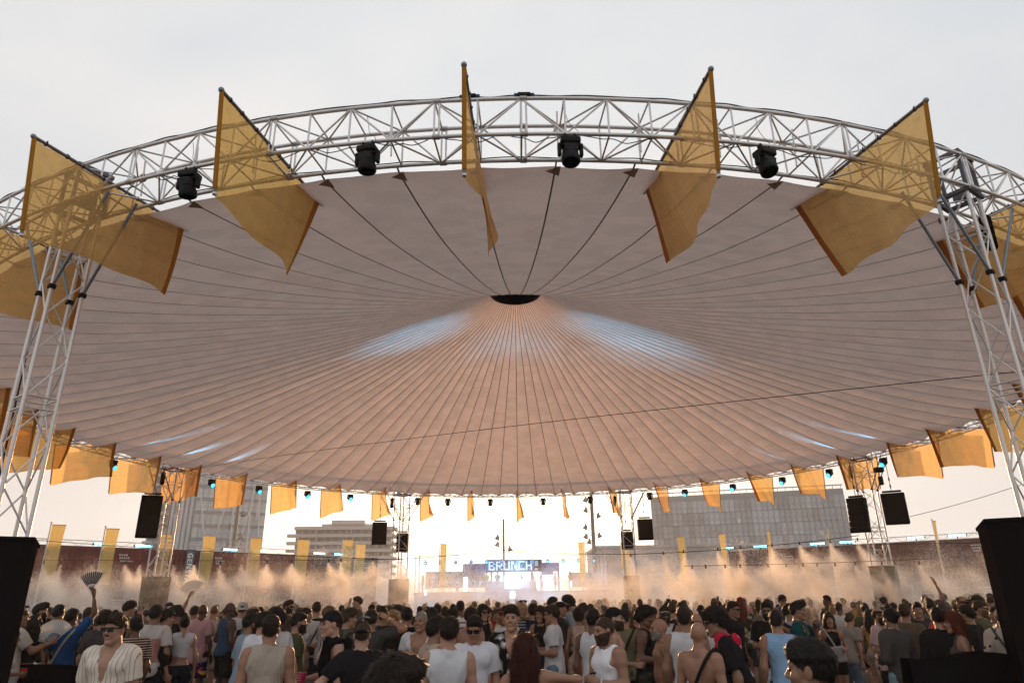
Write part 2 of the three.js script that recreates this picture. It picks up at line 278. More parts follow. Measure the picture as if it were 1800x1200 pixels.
// ---------------------------------------------------------------- moving head lamps on the outer lower chord
const LENS_OFF = std(0.05, 0.05, 0.06, 0.15, { metalness: 0.2 });
const LENS_ON = new THREE.MeshStandardMaterial({ color: 0x0a2a30, emissive: lin(0.10, 0.75, 1.0), emissiveIntensity: 1.1, roughness: 0.3 });
function movingHead(pos, turn, tilt, lit, near, label) {
  const t = thing('moving_head_lamp', label, 'stage lamp', pos, turn, near ? 'moving head lamps on the near ring' : 'moving head lamps on the far ring');
  t.scale.setScalar(near ? 0.84 : 0.9);
  const clamp = near ? mesh('clamp', merge([boxGeo(0.035, 0.08, 0.05, -0.07, -0.035, 0), boxGeo(0.035, 0.08, 0.05, 0.07, -0.035, 0), new THREE.TorusGeometry(0.036, 0.011, 6, 14).rotateY(Math.PI / 2).translate(-0.07, 0, 0), new THREE.TorusGeometry(0.036, 0.011, 6, 14).rotateY(Math.PI / 2).translate(0.07, 0, 0)]), BLACK, t) : null;
  mesh('base', rbox(0.28, 0.095, 0.22, 0.025, 0, -0.115, 0), BLACK, t);
  const yoke = mesh('yoke', merge([rbox(0.05, 0.20, 0.09, 0.02, -0.155, -0.24, 0), rbox(0.05, 0.20, 0.09, 0.02, 0.155, -0.24, 0), rbox(0.34, 0.045, 0.12, 0.018, 0, -0.18, 0)]), BLACK, t);
  const head = new THREE.Group(); head.name = 'head'; head.position.set(0, -0.31, 0); head.rotation.x = tilt; t.add(head);
  mesh('housing', new THREE.LatheGeometry([[0, 0.15], [0.07, 0.145], [0.105, 0.10], [0.115, 0.02], [0.112, -0.02], [0.128, -0.06], [0.13, -0.13], [0.118, -0.15], [0.105, -0.15]].map(([x, y]) => new THREE.Vector2(x, y)), near ? 28 : 14), BLACK, head);
  mesh('lens', new THREE.SphereGeometry(0.108, near ? 24 : 14, 6, 0, Math.PI * 2, 0, Math.PI / 2).scale(1, -0.35, 1), lit ? LENS_ON : LENS_OFF, head, [0, -0.145, 0]);
  if (near) {
    for (let i = 0; i < 5; i++) mesh('cooling_fin', rbox(0.19, 0.012, 0.012, 0.004, 0, 0.02 + i * 0.022, 0.105), std(0.02, 0.02, 0.023, 0.4), head);
    mesh('safety_wire', tubeGeo([V(0.05, -0.08, 0), V(0.12, 0.05, 0.03), V(0.02, 0.17, 0.02), V(-0.03, 0.35, -0.02), V(-0.05, 0.5, 0)], 0.004, 24), CABLE, t);
  }
  return t;
}
[[-15.2, 0.1, 'left'], [-6.4, -0.12, 'mid'], [2.5, 0.05, 'centre'], [11.4, 0.25, 'right']].forEach(([az, tw, w], i) => {
  const p = ring(ROUT, az, HLO - 0.03);
  movingHead([p.x, p.y, p.z], R(az) + tw, [0.25, 0.1, -0.12, -0.3][i], false, true, ['black moving head lamp hanging between the two nearest left flags', 'black moving head lamp between the left flags and the edge on flag', 'black moving head lamp right of the edge on flag', 'black moving head lamp between the two near right flags'][i]);
});
const LAMP_AZ = [258.2, 240, 231.1, 221.8, 213.5, 200.2, 194.2, 185.7, 175.1, 165.7, 153.9, 147, 137.7, 128.3, 119.5, 109.5];
LAMP_AZ.forEach((az, i) => {
  const p = ring(ROUT, az, HLO - 0.03), lit = az > 208 || az < 152, a = az > 180 ? 'left' : 'right';
  const n = az > 180 ? i + 1 : LAMP_AZ.length - i, ord = ['first', 'second', 'third', 'fourth', 'fifth', 'sixth', 'seventh', 'eighth'][n - 1];
  movingHead([p.x, p.y, p.z], R(az + 180), lit ? rr(-1.25, -0.95) : rr(-0.3, 0.3), lit, false, `${lit ? 'cyan glowing' : 'unlit'} small lamp under the far ring, ${ord} from the ${a} end`);
});
// beams of lit moving heads: real spot lamps that graze the canopy and leave blue streaks on it
for (const [az, r2, h2, az2, I, cone] of [[254, 10.8, 8.17, 250, 330, 0.085], [263, 10.8, 8.14, 258, 240, 0.085], [245, 10.8, 8.2, 242, 280, 0.08], [110, 10.8, 8.2, 114, 380, 0.085], [101, 10.8, 8.17, 106, 300, 0.085], [121, 10.8, 8.2, 125, 120, 0.08], [104, 3.4, 10.75, 262, 1900, 0.08], [252, 3.6, 10.65, 98, 1900, 0.09], [240, 4.6, 10.2, 112, 900, 0.08]]) {
  const s = new THREE.SpotLight(lin(0.20, 0.60, 1.0), I, 0, cone, 0.95, 2); s.name = 'beam_lamp';
  s.position.copy(ring(ROUT - 0.45, az, HLO - 0.42)); s.target.position.copy(ring(r2, az2, h2)); s.castShadow = true; s.shadow.radius = 2; scene.add(s, s.target);
}
// small fittings riding on the near top chord, shackles hanging inside the near truss
for (const [az, w] of [[-1.9, 'left of'], [0.55, 'right of']]) {
  const p = ring(ROUT, az, HHI + 0.05); const t = thing('junction_box', `small black cable box on the near top chord ${w} the edge on flag`, 'cable box', [p.x, p.y, p.z], R(az));
  mesh('case', rbox(0.16, 0.05, 0.07, 0.015), BLACK, t); mesh('plug', rbox(0.05, 0.035, 0.05, 0.012, 0.1, 0, 0), std(0.02, 0.10, 0.20, 0.5), t); mesh('plug', rbox(0.05, 0.035, 0.05, 0.012, -0.1, 0, 0), std(0.02, 0.10, 0.20, 0.5), t);
}
const SHACKLE = [-19.2, -15.9, -12.6, -5.67, 2.09, 5.96, 9.83, 13.8, 17.6, 21.5];
SHACKLE.forEach((az, i) => {
  const p = ring(RT, az, 0), t = thing('chain_shackle', `${['first', 'second', 'third', 'fourth', 'fifth', 'sixth', 'seventh', 'eighth', 'ninth', 'tenth'][i]} steel shackle on a strap inside the near truss, from the left`, 'shackle', [p.x, 0, p.z], R(az), 'shackles in the near truss');
  bar('strap', V(0, HHI, 0.02), V(0, HLO - 0.02, -0.02), 0.011, ALU, t); mesh('shackle_bow', new THREE.TorusGeometry(0.042, 0.014, 8, 16).scale(1, 1.25, 1), ALU_DULL, t, [0, HHI - 0.27, 0], [0, 0.5, 0]);
  mesh('pin', new THREE.CylinderGeometry(0.016, 0.016, 0.12, 8).rotateZ(Math.PI / 2), ALU_DULL, t, [0, HHI - 0.31, 0]);
});
mesh('chord_cable', tubeGeo(Array.from({ length: 60 }, (_, i) => ring(ROUT + 0.01 * Math.sin(i * 2.1), -30 + i, HHI + 0.034 + 0.012 * Math.abs(Math.sin(i * 1.3)))), 0.009, 240, 5), CABLE);
tag(scene.children.at(-1), 'black power cable lying along the near top chord of the ring', 'cable');
[[-20, -15.2], [-15.2, -6.4], [-6.4, 2.5], [2.5, 11.4], [11.4, 20]].forEach(([a, b], k) => {   // power cables looping from lamp to lamp
  const n = 18, pts = Array.from({ length: n + 1 }, (_, i) => { const t = i / n, loop = Math.abs(Math.sin(t * Math.PI * [2, 3, 3, 2, 2][k])); return ring(ROUT - 0.03, lerp(a, b, t), HLO + 0.03 - loop * rr(0.07, 0.13)); });
  tag(mesh('power_cable', tubeGeo(pts, 0.006, 110, 5), CABLE), ['power cable looping left of the first near lamp', 'power cable looping between the first and second near lamps', 'power cable looping between the second and third near lamps', 'power cable looping between the third and fourth near lamps', 'power cable looping right of the fourth near lamp'][k], 'cable', 'power cables on the near ring');
});
mesh('chord_cable', tubeGeo(Array.from({ length: 60 }, (_, i) => ring(RIN + 0.02 * Math.sin(i * 1.1), -30 + i, HLO + 0.034 + 0.010 * Math.abs(Math.sin(i * 1.7)))), 0.008, 240, 5), CABLE);
tag(scene.children.at(-1), 'black cable lying along the inner lower chord of the near ring', 'cable');
// ---------------------------------------------------------------- long wires
function wire(a, b, sag, r, label, nm = 'wire') {
  const pts = []; for (let i = 0; i <= 24; i++) { const t = i / 24; pts.push(a.clone().lerp(b, t).add(V(0, -4 * sag * t * (1 - t), 0))); }
  return tag(mesh(nm, tubeGeo(pts, r, 72, 5), CABLE), label, 'cable');
}
wire(V(-13.99, 7.15, -28.5), V(7.9, 5.05, -9.8), -0.15, 0.0075, 'thin dark wire stretched slantwise under the canopy', 'span_wire');
wire(V(-6.35, 6.9, -8.2), V(-6.62, 1.5, -8.75), 0.05, 0.013, 'black cable hanging down beside the front left tower', 'tower_cable');
// ---------------------------------------------------------------- hung loudspeaker clusters
function grilleTex() { return noiseTex(64, (u, v) => (Math.sin(u * 200) * Math.sin(v * 200)) * 0.5 + 0.5, 0.5, 1); }
const SPK = phys(0.010, 0.009, 0.010, 0.8, { specularIntensity: 0.05 }), SPK2 = phys(0.013, 0.011, 0.012, 0.8, { specularIntensity: 0.05, bumpMap: grilleTex(), bumpScale: 0.003 });
function cluster(x, y1, y0, z, w, n, turn, label, curve, hang) {
  const t = thing('hung_speaker', label, 'loudspeaker', [x, 0, z], turn, 'loudspeakers hung under the ring');
  const h = (y1 - y0) / n;
  for (let i = 0; i < n; i++) {
    const c = mesh('cabinet', rbox(w, h * 0.965, w * 0.62, 0.03), SPK, t, [0, y1 - h * (i + 0.5), curve * i * i * 0.02], [curve * i * 0.05, 0, 0]);
    mesh('grille', rbox(w * 0.94, h * 0.85, 0.02, 0.008, 0, 0, w * 0.31 + 0.008), SPK2, c); mesh('grille', rbox(w * 0.94, h * 0.85, 0.02, 0.008, 0, 0, -w * 0.31 - 0.008), SPK2, c);
  }
  mesh('hang_bar', boxGeo(w * 0.8, 0.07, 0.09, 0, y1 + 0.06, 0), BLACK, t);
  mesh('hang_chain', merge([barGeo(V(0, y1 + 0.08, 0), V(0, hang ?? HLO, 0), 0.012, 6), ...[0.25, 0.5].map((k) => boxGeo(0.05, 0.12, 0.05, 0, lerp(y1, hang ?? HLO, k), 0))]), BLACK, t);
  return t;
}
cluster(-14.45, 5.95, 4.3, -27.2, 0.76, 1, 0.48, 'large flat black speaker hung by the rear left truss tower', 0);
cluster(-7.15, 5.70, 4.58, -36, 0.74, 1, 0.2, 'square speaker hung left of the tower beside the stage, nearest the pale apartment block', 0);
cluster(-6.05, 5.2, 4.25, -36.6, 0.62, 1, 0.15, 'small square speaker behind the rear truss tower left of the stage', 0);
cluster(6.42, 5.66, 4.60, -36, 0.74, 1, -0.05, 'square speaker hung right of the tower, before the office facade', 0);
cluster(5.55, 5.1, 4.2, -36.6, 0.6, 1, -0.1, 'small speaker half hidden behind the rear truss tower right of the stage', 0);
cluster(13.15, 5.42, 4.10, -27.2, 0.66, 6, -0.70, 'tall curved line array of black cabinets left of the rear right tower', 0.35);
cluster(14.42, 5.55, 4.36, -26.9, 0.82, 1, -0.46, 'plain black speaker hung on a chain right of the rear right tower', 0, 6.6);
{
  const t = thing('chain_hoist', 'black chain hoist hanging above the plain speaker at right', 'hoist', [14.1, 6.45, -26.9]);
  mesh('motor', rbox(0.34, 0.20, 0.22, 0.05), BLACK, t); mesh('hook_block', rbox(0.16, 0.34, 0.14, 0.04, 0, -0.42, 0), BLACK, t); bar('chain', V(0, 0.6, 0), V(0, -0.5, 0), 0.01, CABLE, t);
}
// ---------------------------------------------------------------- black draped ballast boxes and barriers
const drapeBump = noiseTex(256, (u, v) => 0.65 * noise(u * 26, v * 2.5, 3) + 0.35 * fbm(u * 10, v * 10, 7, 3), 0, 1);
const DRAPE = phys(0.0060, 0.0055, 0.0080, 0.95, { specularIntensity: 0, bumpMap: drapeBump, bumpScale: 0.006 });
function drapedBox(x, z, w, h, d, turn, label, mat = DRAPE) {
  const t = thing('ballast_box', label, 'draped box', [x, 0, z], turn, 'draped ballast boxes at the tower feet');
  const f = (s, k) => { const a = s * 4, side = Math.floor(Math.min(a, 3.9999)), q = a - side, c = [[-1, 1], [1, 1], [1, -1], [-1, -1], [-1, 1]], [x0, z0] = c[side], [x1, z1] = c[side + 1]; const fold = 0.006 * Math.sin(s * 60 + k * 1.5) * (0.25 + k) + 0.004 * Math.sin(s * 23 - k * 3); return V(lerp(x0, x1, q) * (w / 2 + fold), h * (1 - k), lerp(z0, z1, q) * (d / 2 + fold)); };
  mesh('side_drape', sheet(f, 96, 10, 0, 1, 0, 1, 0, 5, 2.6), mat, t);
  mesh('top_cover', rbox(w + 0.03, 0.05, d + 0.03, 0.015, 0, h + 0.003, 0), mat, t);
  return t;
}
drapedBox(-6.49, -8.26, 1.36, 2.66, 1.2, 0.55, 'tall black draped box at the foot of the front left tower');
drapedBox(6.27, -8.33, 1.42, 2.70, 1.3, -0.50, 'tall black draped box at the foot of the front right tower');
const BROWN = std(0.12, 0.085, 0.055, 0.95, { bumpMap: drapeBump, bumpScale: 0.03 });
[3, 4, 5, 6].forEach((n) => { const p = ring(RT, TOWERS[n], 0); drapedBox(p.x, p.z, 0.74, 2.9, 0.74, R(TOWERS[n]) + 0.3, ['brown cloth covered box under the rear right tower', 'brown cloth covered box under the tower right of the stage', 'brown cloth covered box under the tower left of the stage', 'brown cloth covered box under the rear left tower'][n - 3], BROWN); });
function barrier(x0, z0, x1, z1, h, label) {
  const L = Math.hypot(x1 - x0, z1 - z0), t = thing('draped_barrier', label, 'barrier', [(x0 + x1) / 2, 0, (z0 + z1) / 2], -Math.atan2(z1 - z0, x1 - x0));
  const f = (s, k) => V((s - 0.5) * L, h * (1 - k) - 0.03 * Math.sin(s * 7) * (1 - k), 0.12 * k + 0.02 * Math.sin(s * L * 9 + k) * k);
  mesh('front_drape', sheet(f, 60, 8, 0, 1, 0, 1, 0, L, 1), DRAPE, t);
  const b = (s, k) => V((s - 0.5) * L, h * (1 - k) - 0.03 * Math.sin(s * 7) * (1 - k), -0.12 - 0.1 * k); mesh('back_drape', sheet(b, 60, 4, 0, 1, 0, 1, 0, L, 1), DRAPE, t);
  const c = (s, k) => V((s - 0.5) * L, h - 0.03 * Math.sin(s * 7) + 0.004, lerp(0.004, -0.124, k)); mesh('top_fold', sheet(c, 60, 1), DRAPE, t);
  return t;
}
barrier(-9.2, -10.4, -6.35, -11.2, 1.10, 'low black draped barrier at the lower left corner');
barrier(4.28, -8.35, 5.75, -8.75, 1.27, 'low black draped barrier at the lower right corner');
// ---------------------------------------------------------------- shipping containers
const rust = [0, 1].map((k) => noiseTex(256, (u, v) => 0.7 * fbm(u * 4, v * 9, k * 5 + 2, 5) + 0.3 * noise(u * 60, v * 3, k), 0.55, 1, { srgb: true }));
const CC = { maroon: [0.26, 0.058, 0.045], brown: [0.28, 0.11, 0.07], rust: [0.32, 0.095, 0.058], grey: [0.19, 0.15, 0.13], plum: [0.18, 0.062, 0.055], tan: [0.28, 0.17, 0.11] };
const CM = Object.fromEntries(Object.entries(CC).map(([k, c], i) => [k, std(...c, 0.72, { map: rust[i % 2] })]));
const CL = 6.06, CH = 2.59, CW = 2.44;
function corrugated(L, H, pitch = 0.278, depth = 0.036) {
  const pos = [], uv = [], idx = [], n = Math.round(L / pitch), prof = [[0, 0], [0.26, 0], [0.5, 1], [0.76, 1]]; const xs = [];
  for (let i = 0; i < n; i++) for (const [a, b] of prof) xs.push([(i + a) * L / n, b * depth]); xs.push([L, 0]);
  for (const [x, z] of xs) for (const y of [0, H]) { pos.push(x - L / 2, y, z); uv.push(x / 6, y / 2.6); }
  for (let i = 0; i < xs.length - 1; i++) { const a = i * 2; idx.push(a, a + 2, a + 1, a + 1, a + 2, a + 3); }
  const g = new THREE.BufferGeometry(); g.setAttribute('position', new THREE.Float32BufferAttribute(pos, 3)); g.setAttribute('uv', new THREE.Float32BufferAttribute(uv, 2)); g.setIndex(idx); const f = g.toNonIndexed(); f.computeVertexNormals(); return f;
}
const SIDE = corrugated(CL - 0.3, CH - 0.26), ENDP = corrugated(CW - 0.3, CH - 0.26);
const WHITE_PAINT = std(0.62, 0.60, 0.56, 0.8);
function container(x, y, z, turn, col, label, group, marks) {
  const t = thing('shipping_container', label, 'container', [x, y, z], turn, group), m = CM[col];
  mesh('side_panel', SIDE, m, t, [0, 0.15, CW / 2 - 0.045]); mesh('side_panel', SIDE, m, t, [0, 0.15, -CW / 2 + 0.045], [0, Math.PI, 0]);
  mesh('end_panel', ENDP, m, t, [CL / 2 - 0.045, 0.15, 0], [0, Math.PI / 2, 0]); mesh('end_panel', ENDP, m, t, [-CL / 2 + 0.045, 0.15, 0], [0, -Math.PI / 2, 0]);
  for (const sx of [-1, 1]) for (const sz of [-1, 1]) mesh('corner_post', BOX, m, t, [sx * (CL / 2 - 0.08), CH / 2, sz * (CW / 2 - 0.08)], null, [0.16, CH, 0.16]);
  for (const sz of [-1, 1]) { mesh('top_rail', BOX, m, t, [0, CH - 0.06, sz * (CW / 2 - 0.05)], null, [CL - 0.33, 0.12, 0.10]); mesh('bottom_rail', BOX, m, t, [0, 0.08, sz * (CW / 2 - 0.05)], null, [CL - 0.33, 0.16, 0.10]); }
  mesh('roof_sheet', BOX, m, t, [0, CH - 0.02, 0], null, [CL - 0.06, 0.03, CW - 0.06]); mesh('floor_sheet', BOX, m, t, [0, 0.06, 0], null, [CL - 0.34, 0.06, CW - 0.34]);
  if (marks) {   // small stencilled rows, too far away to read
    const g = []; let yy = CH - 0.42; for (let r = 0; r < 3; r++) { let xx = 0; const n = 3 + Math.floor(rnd() * 4); for (let i = 0; i < n; i++) { const w = rr(0.06, 0.11); g.push(boxGeo(w, 0.10, 0.006, CL / 2 - 1.5 + xx + r * 0.05, yy, CW / 2 + 0.004)); xx += w + 0.05; } yy -= 0.17; }
    mesh('stencil_marks', merge(g), WHITE_PAINT, t).userData.kind = 'stuff';
  }
  return t;
}
function wall(x0, z0, x1, z1, n, cols, side) {
  const dx = (x1 - x0), dz = (z1 - z0), L = Math.hypot(dx, dz), ux = dx / L, uz = dz / L, turn = -Math.atan2(dz, dx), nx = -uz * side, nz = ux * side;
  const ord = ['nearest', 'second', 'third', 'fourth', 'fifth', 'sixth', 'seventh'], where = side > 0 ? 'left' : 'right';
  for (let i = 0; i < n; i++) for (let lvl = 0; lvl < 2; lvl++) {
    const s = (i + 0.5) * (CL + 0.05), j = rr(-0.05, 0.05), c = cols[(i * 2 + lvl) % cols.length];
    container(x0 + ux * s + nx * (j - CW / 2), lvl * (CH + 0.012), z0 + uz * s + nz * (j - CW / 2), turn + (side > 0 ? 0 : Math.PI), c,
      `${c === 'tan' ? 'tan' : c === 'grey' ? 'grey' : c === 'brown' ? 'brown' : c === 'plum' ? 'dark plum' : c === 'rust' ? 'rust red' : 'maroon'} container, ${lvl ? 'upper' : 'lower'} one of the ${ord[i]} stack in the ${where} wall`, `containers stacked along the ${where}`, lvl === 1 || i % 2);
  }
  return { ux, uz, nx, nz, turn };
}
const wl = wall(-31.5, -35.4, -10.2, -60.3, 5, ['brown', 'maroon', 'maroon', 'maroon', 'plum', 'maroon', 'grey', 'rust', 'brown', 'grey'], 1);
const wr = wall(35.5, -42.0, 15.0, -57.9, 4, ['brown', 'maroon', 'brown', 'brown', 'plum', 'brown', 'maroon', 'plum'], -1);
// lettered panel on the left wall
{
  const s = 15.0, p = V(-31.5 + wl.ux * s + wl.nx * 0.12, 0, -35.4 + wl.uz * s + wl.nz * 0.12);
  const t = thing('vertical_sign', 'narrow blue sign with white letters running downwards on the left containers', 'sign', [p.x, 3.95, p.z], wl.turn);
  const tex = canvasTex(1024, 160, (c, w, h) => { c.fillStyle = '#5b6b7d'; c.fillRect(0, 0, w, h); c.fillStyle = '#f2efe8'; c.font = 'bold 150px sans-serif'; c.textBaseline = 'middle'; c.textAlign = 'center'; c.save(); c.translate(w / 2, h / 2 + 8); c.scale(1.32, 1); c.fillText('GENSTAR', 0, 0); c.restore(); });
  mesh('lettering', new THREE.PlaneGeometry(2.55, 0.50).rotateZ(-Math.PI / 2), new THREE.MeshStandardMaterial({ map: tex, roughness: 0.7 }), t, [0, 0, 0.036]);
  mesh('board', boxGeo(0.54, 2.6, 0.06), std(0.10, 0.13, 0.17, 0.7), t);
}
// ---------------------------------------------------------------- blue strip lights and their rails on top of the containers
const LED = new THREE.MeshStandardMaterial({ color: 0x102030, emissive: lin(0.25, 0.80, 1.0), emissiveIntensity: 3.2, roughness: 0.4 });
[[-31.1, 5.70, -39.0], [-29.3, 5.55, -40.6], [-25.5, 5.35, -43.2], [-23.9, 5.35, -44.9], [-20.1, 5.35, -49.2], [-18.7, 5.35, -50.9], [-15.4, 5.35, -54.6], [-14.2, 5.35, -56.1]].concat([[16.2, 5.35, -55.6], [18.3, 5.35, -54.2], [22.0, 5.38, -52.6], [23.6, 5.38, -51.3], [27.0, 5.42, -48.5], [28.9, 5.42, -47.0], [32.0, 5.5, -45.0]]).forEach(([x, y, z], i) => {
  const left = x < 0, o = left ? i : 14 - i, t = thing('strip_light', `${['first', 'second', 'third', 'fourth', 'fifth', 'sixth', 'seventh', 'eighth'][o]} blue strip light on the ${left ? 'left' : 'right'} containers, from the ${left ? 'left' : 'right'}`, 'strip light', [x, y, z], left ? wl.turn : wr.turn + Math.PI, 'blue strip lights on the containers');
  mesh('housing', rbox(1.15, 0.10, 0.16, 0.03, 0, 0.02, -0.06), BLACK, t);
  for (let k = 0; k < 4; k++) mesh('led_cell', rbox(0.22, 0.13, 0.06, 0.02, -0.39 + k * 0.26, 0.02, 0.05), LED, t);
  mesh('bracket', boxGeo(0.05, 0.2, 0.05, 0, -0.12, -0.06), BLACK, t);
});
function flatTruss(x0, y, z0, x1, z1, h, label) {
  const a = V(x0, y, z0), b = V(x1, y, z1), L = a.distanceTo(b), n = Math.round(L / 0.6), t = thing('roof_truss', label, 'truss');
  const g = [barGeo(a, b, 0.025, 6), barGeo(a.clone().setY(y + h), b.clone().setY(y + h), 0.025, 6)];
  mesh('chord', g[0], ALU_DULL, t); mesh('chord', g[1], ALU_DULL, t); const br = [];
  for (let i = 0; i < n; i++) { const p = a.clone().lerp(b, i / n), q = a.clone().lerp(b, (i + 1) / n); br.push(i % 2 ? barGeo(p, q.setY(y + h), 0.014, 5) : barGeo(p.setY(y + h), q, 0.014, 5)); }
  mesh('lacing', merge(br), ALU_DULL, t);
}
flatTruss(-31, 5.25, -37.5, -17, -53.5, 0.34, 'light truss lying along the top of the left containers');
flatTruss(34, 5.25, -44.2, 19, -55.5, 0.34, 'light truss lying along the top of the right containers');
// ---------------------------------------------------------------- banner flags on poles
const BANNER = [[0.82, 0.57, 0.20], [0.85, 0.60, 0.22]].map((c) => phys(...c, 0.85, { map: clothNoise, bumpMap: clothBump, bumpScale: 0.01, transmission: 0.45, thickness: 0, specularIntensity: 0.1 }));
const POLES = [[-26.0, -38.8, 0.8, 0], [-24.4, -41.3, 0.8, 0], [-23.1, -45.2, 0.8, 0], [-21.0, -46.8, 0.8, 0], [-18.7, -49.0, 0.8, 0], [-16.0, -50.9, 0.85, 0], [-12.9, -51.5, 0.75, 0], [-12.9, -55.8, 0.75, 0], [-6.4, -57.1, 0.5, 0], [5.3, -57.6, -0.5, 0.1], [9.0, -58.3, -0.7, 0], [12.5, -53.6, -0.6, 0.3], [15.0, -51.6, -0.45, 0.2], [17.6, -49.8, -0.25, 0.9], [21.0, -48.3, -0.2, 1.2], [26.1, -44.7, -0.22, 1.2]];
POLES.forEach(([x, z, w, turn], i) => {
  const o = ['first', 'second', 'third', 'fourth', 'fifth', 'sixth', 'seventh', 'eighth', 'ninth'];
  const t = thing('banner_flag', i < 9 ? `tall yellow banner on a white pole, ${o[i]} from the left` : `tall yellow banner on a white pole, ${o[15 - i]} from the right`, 'banner', [x, 0, z], 0, 'tall banners on poles');
  const lean = x / 900, top = 6.25;
  bar('pole', V(0, 0, 0), V(lean, top, 0), 0.035, std(0.55, 0.54, 0.55, 0.5), t); mesh('pole_cap', new THREE.CylinderGeometry(0.06, 0.06, 0.05, 10), std(0.5, 0.5, 0.52, 0.5), t, [lean, top, 0]);
  const ph = rnd() * 6, wd = Math.abs(w) + (turn > 0.5 ? 0.5 : 0), dir = Math.sign(w), ct = Math.cos(turn), st = Math.sin(turn);
  const f = (s, k) => { const d = 0.06 * dir + dir * s * wd * (1 - 0.12 * k), wv = 0.05 * s * Math.sin(k * 5 + s * 4 + ph); return V(d * ct + lean * (1 - k * 0.5) + wv * st, top - 0.12 - 3.1 * k - 0.04 * s, d * st * dir + wv); };
  mesh('banner_cloth', sheet(f, 6, 20, 0, 1, 0, 1, 0, 1, 3), BANNER[i % 2], t); mesh('top_batten', tubeGeo([f(0, 0), f(0.5, 0), f(1, 0)], 0.02, 6, 6), HEM, t);
});
// ---------------------------------------------------------------- festoon cables carrying the mist nozzles
wire(V(-24, 4.95, -34), V(-6.05, 3.76, -34), 0.1, 0.014, 'black festoon cable sagging across the left side above the crowd', 'festoon_cable');
wire(V(-6.05, 3.76, -34.02), V(-0.9, 4.12, -34.02), 0.05, 0.013, 'black festoon cable running up to the stage middle from the left', 'festoon_cable');
wire(V(-22, 3.78, -30), V(-5.2, 3.60, -31), 0.05, 0.011, 'thin mist line strung across the left side', 'mist_line');
wire(V(-0.9, 4.12, -34.05), V(4.7, 3.62, -30.3), 0.05, 0.014, 'black festoon cable dropping right from the stage middle', 'festoon_cable');
wire(V(4.7, 3.62, -30.25), V(14.3, 4.22, -29.9), 0.12, 0.015, 'black festoon cable climbing to the right before the office facade', 'festoon_cable');
wire(V(6.2, 3.0, -27.2), V(15.2, 3.1, -26.4), 0.04, 0.010, 'thin mist line strung across the right side', 'mist_line');
wire(V(14.6, 4.6, -26.3), V(21.5, 6.6, -25.5), 0.15, 0.010, 'thin cable running from the rear right tower to the right edge', 'festoon_cable');
wire(V(13.6, 3.68, -27.0), V(24.5, 3.95, -27.4), 0.1, 0.012, 'sagging dark cable in front of the right container wall', 'festoon_cable');
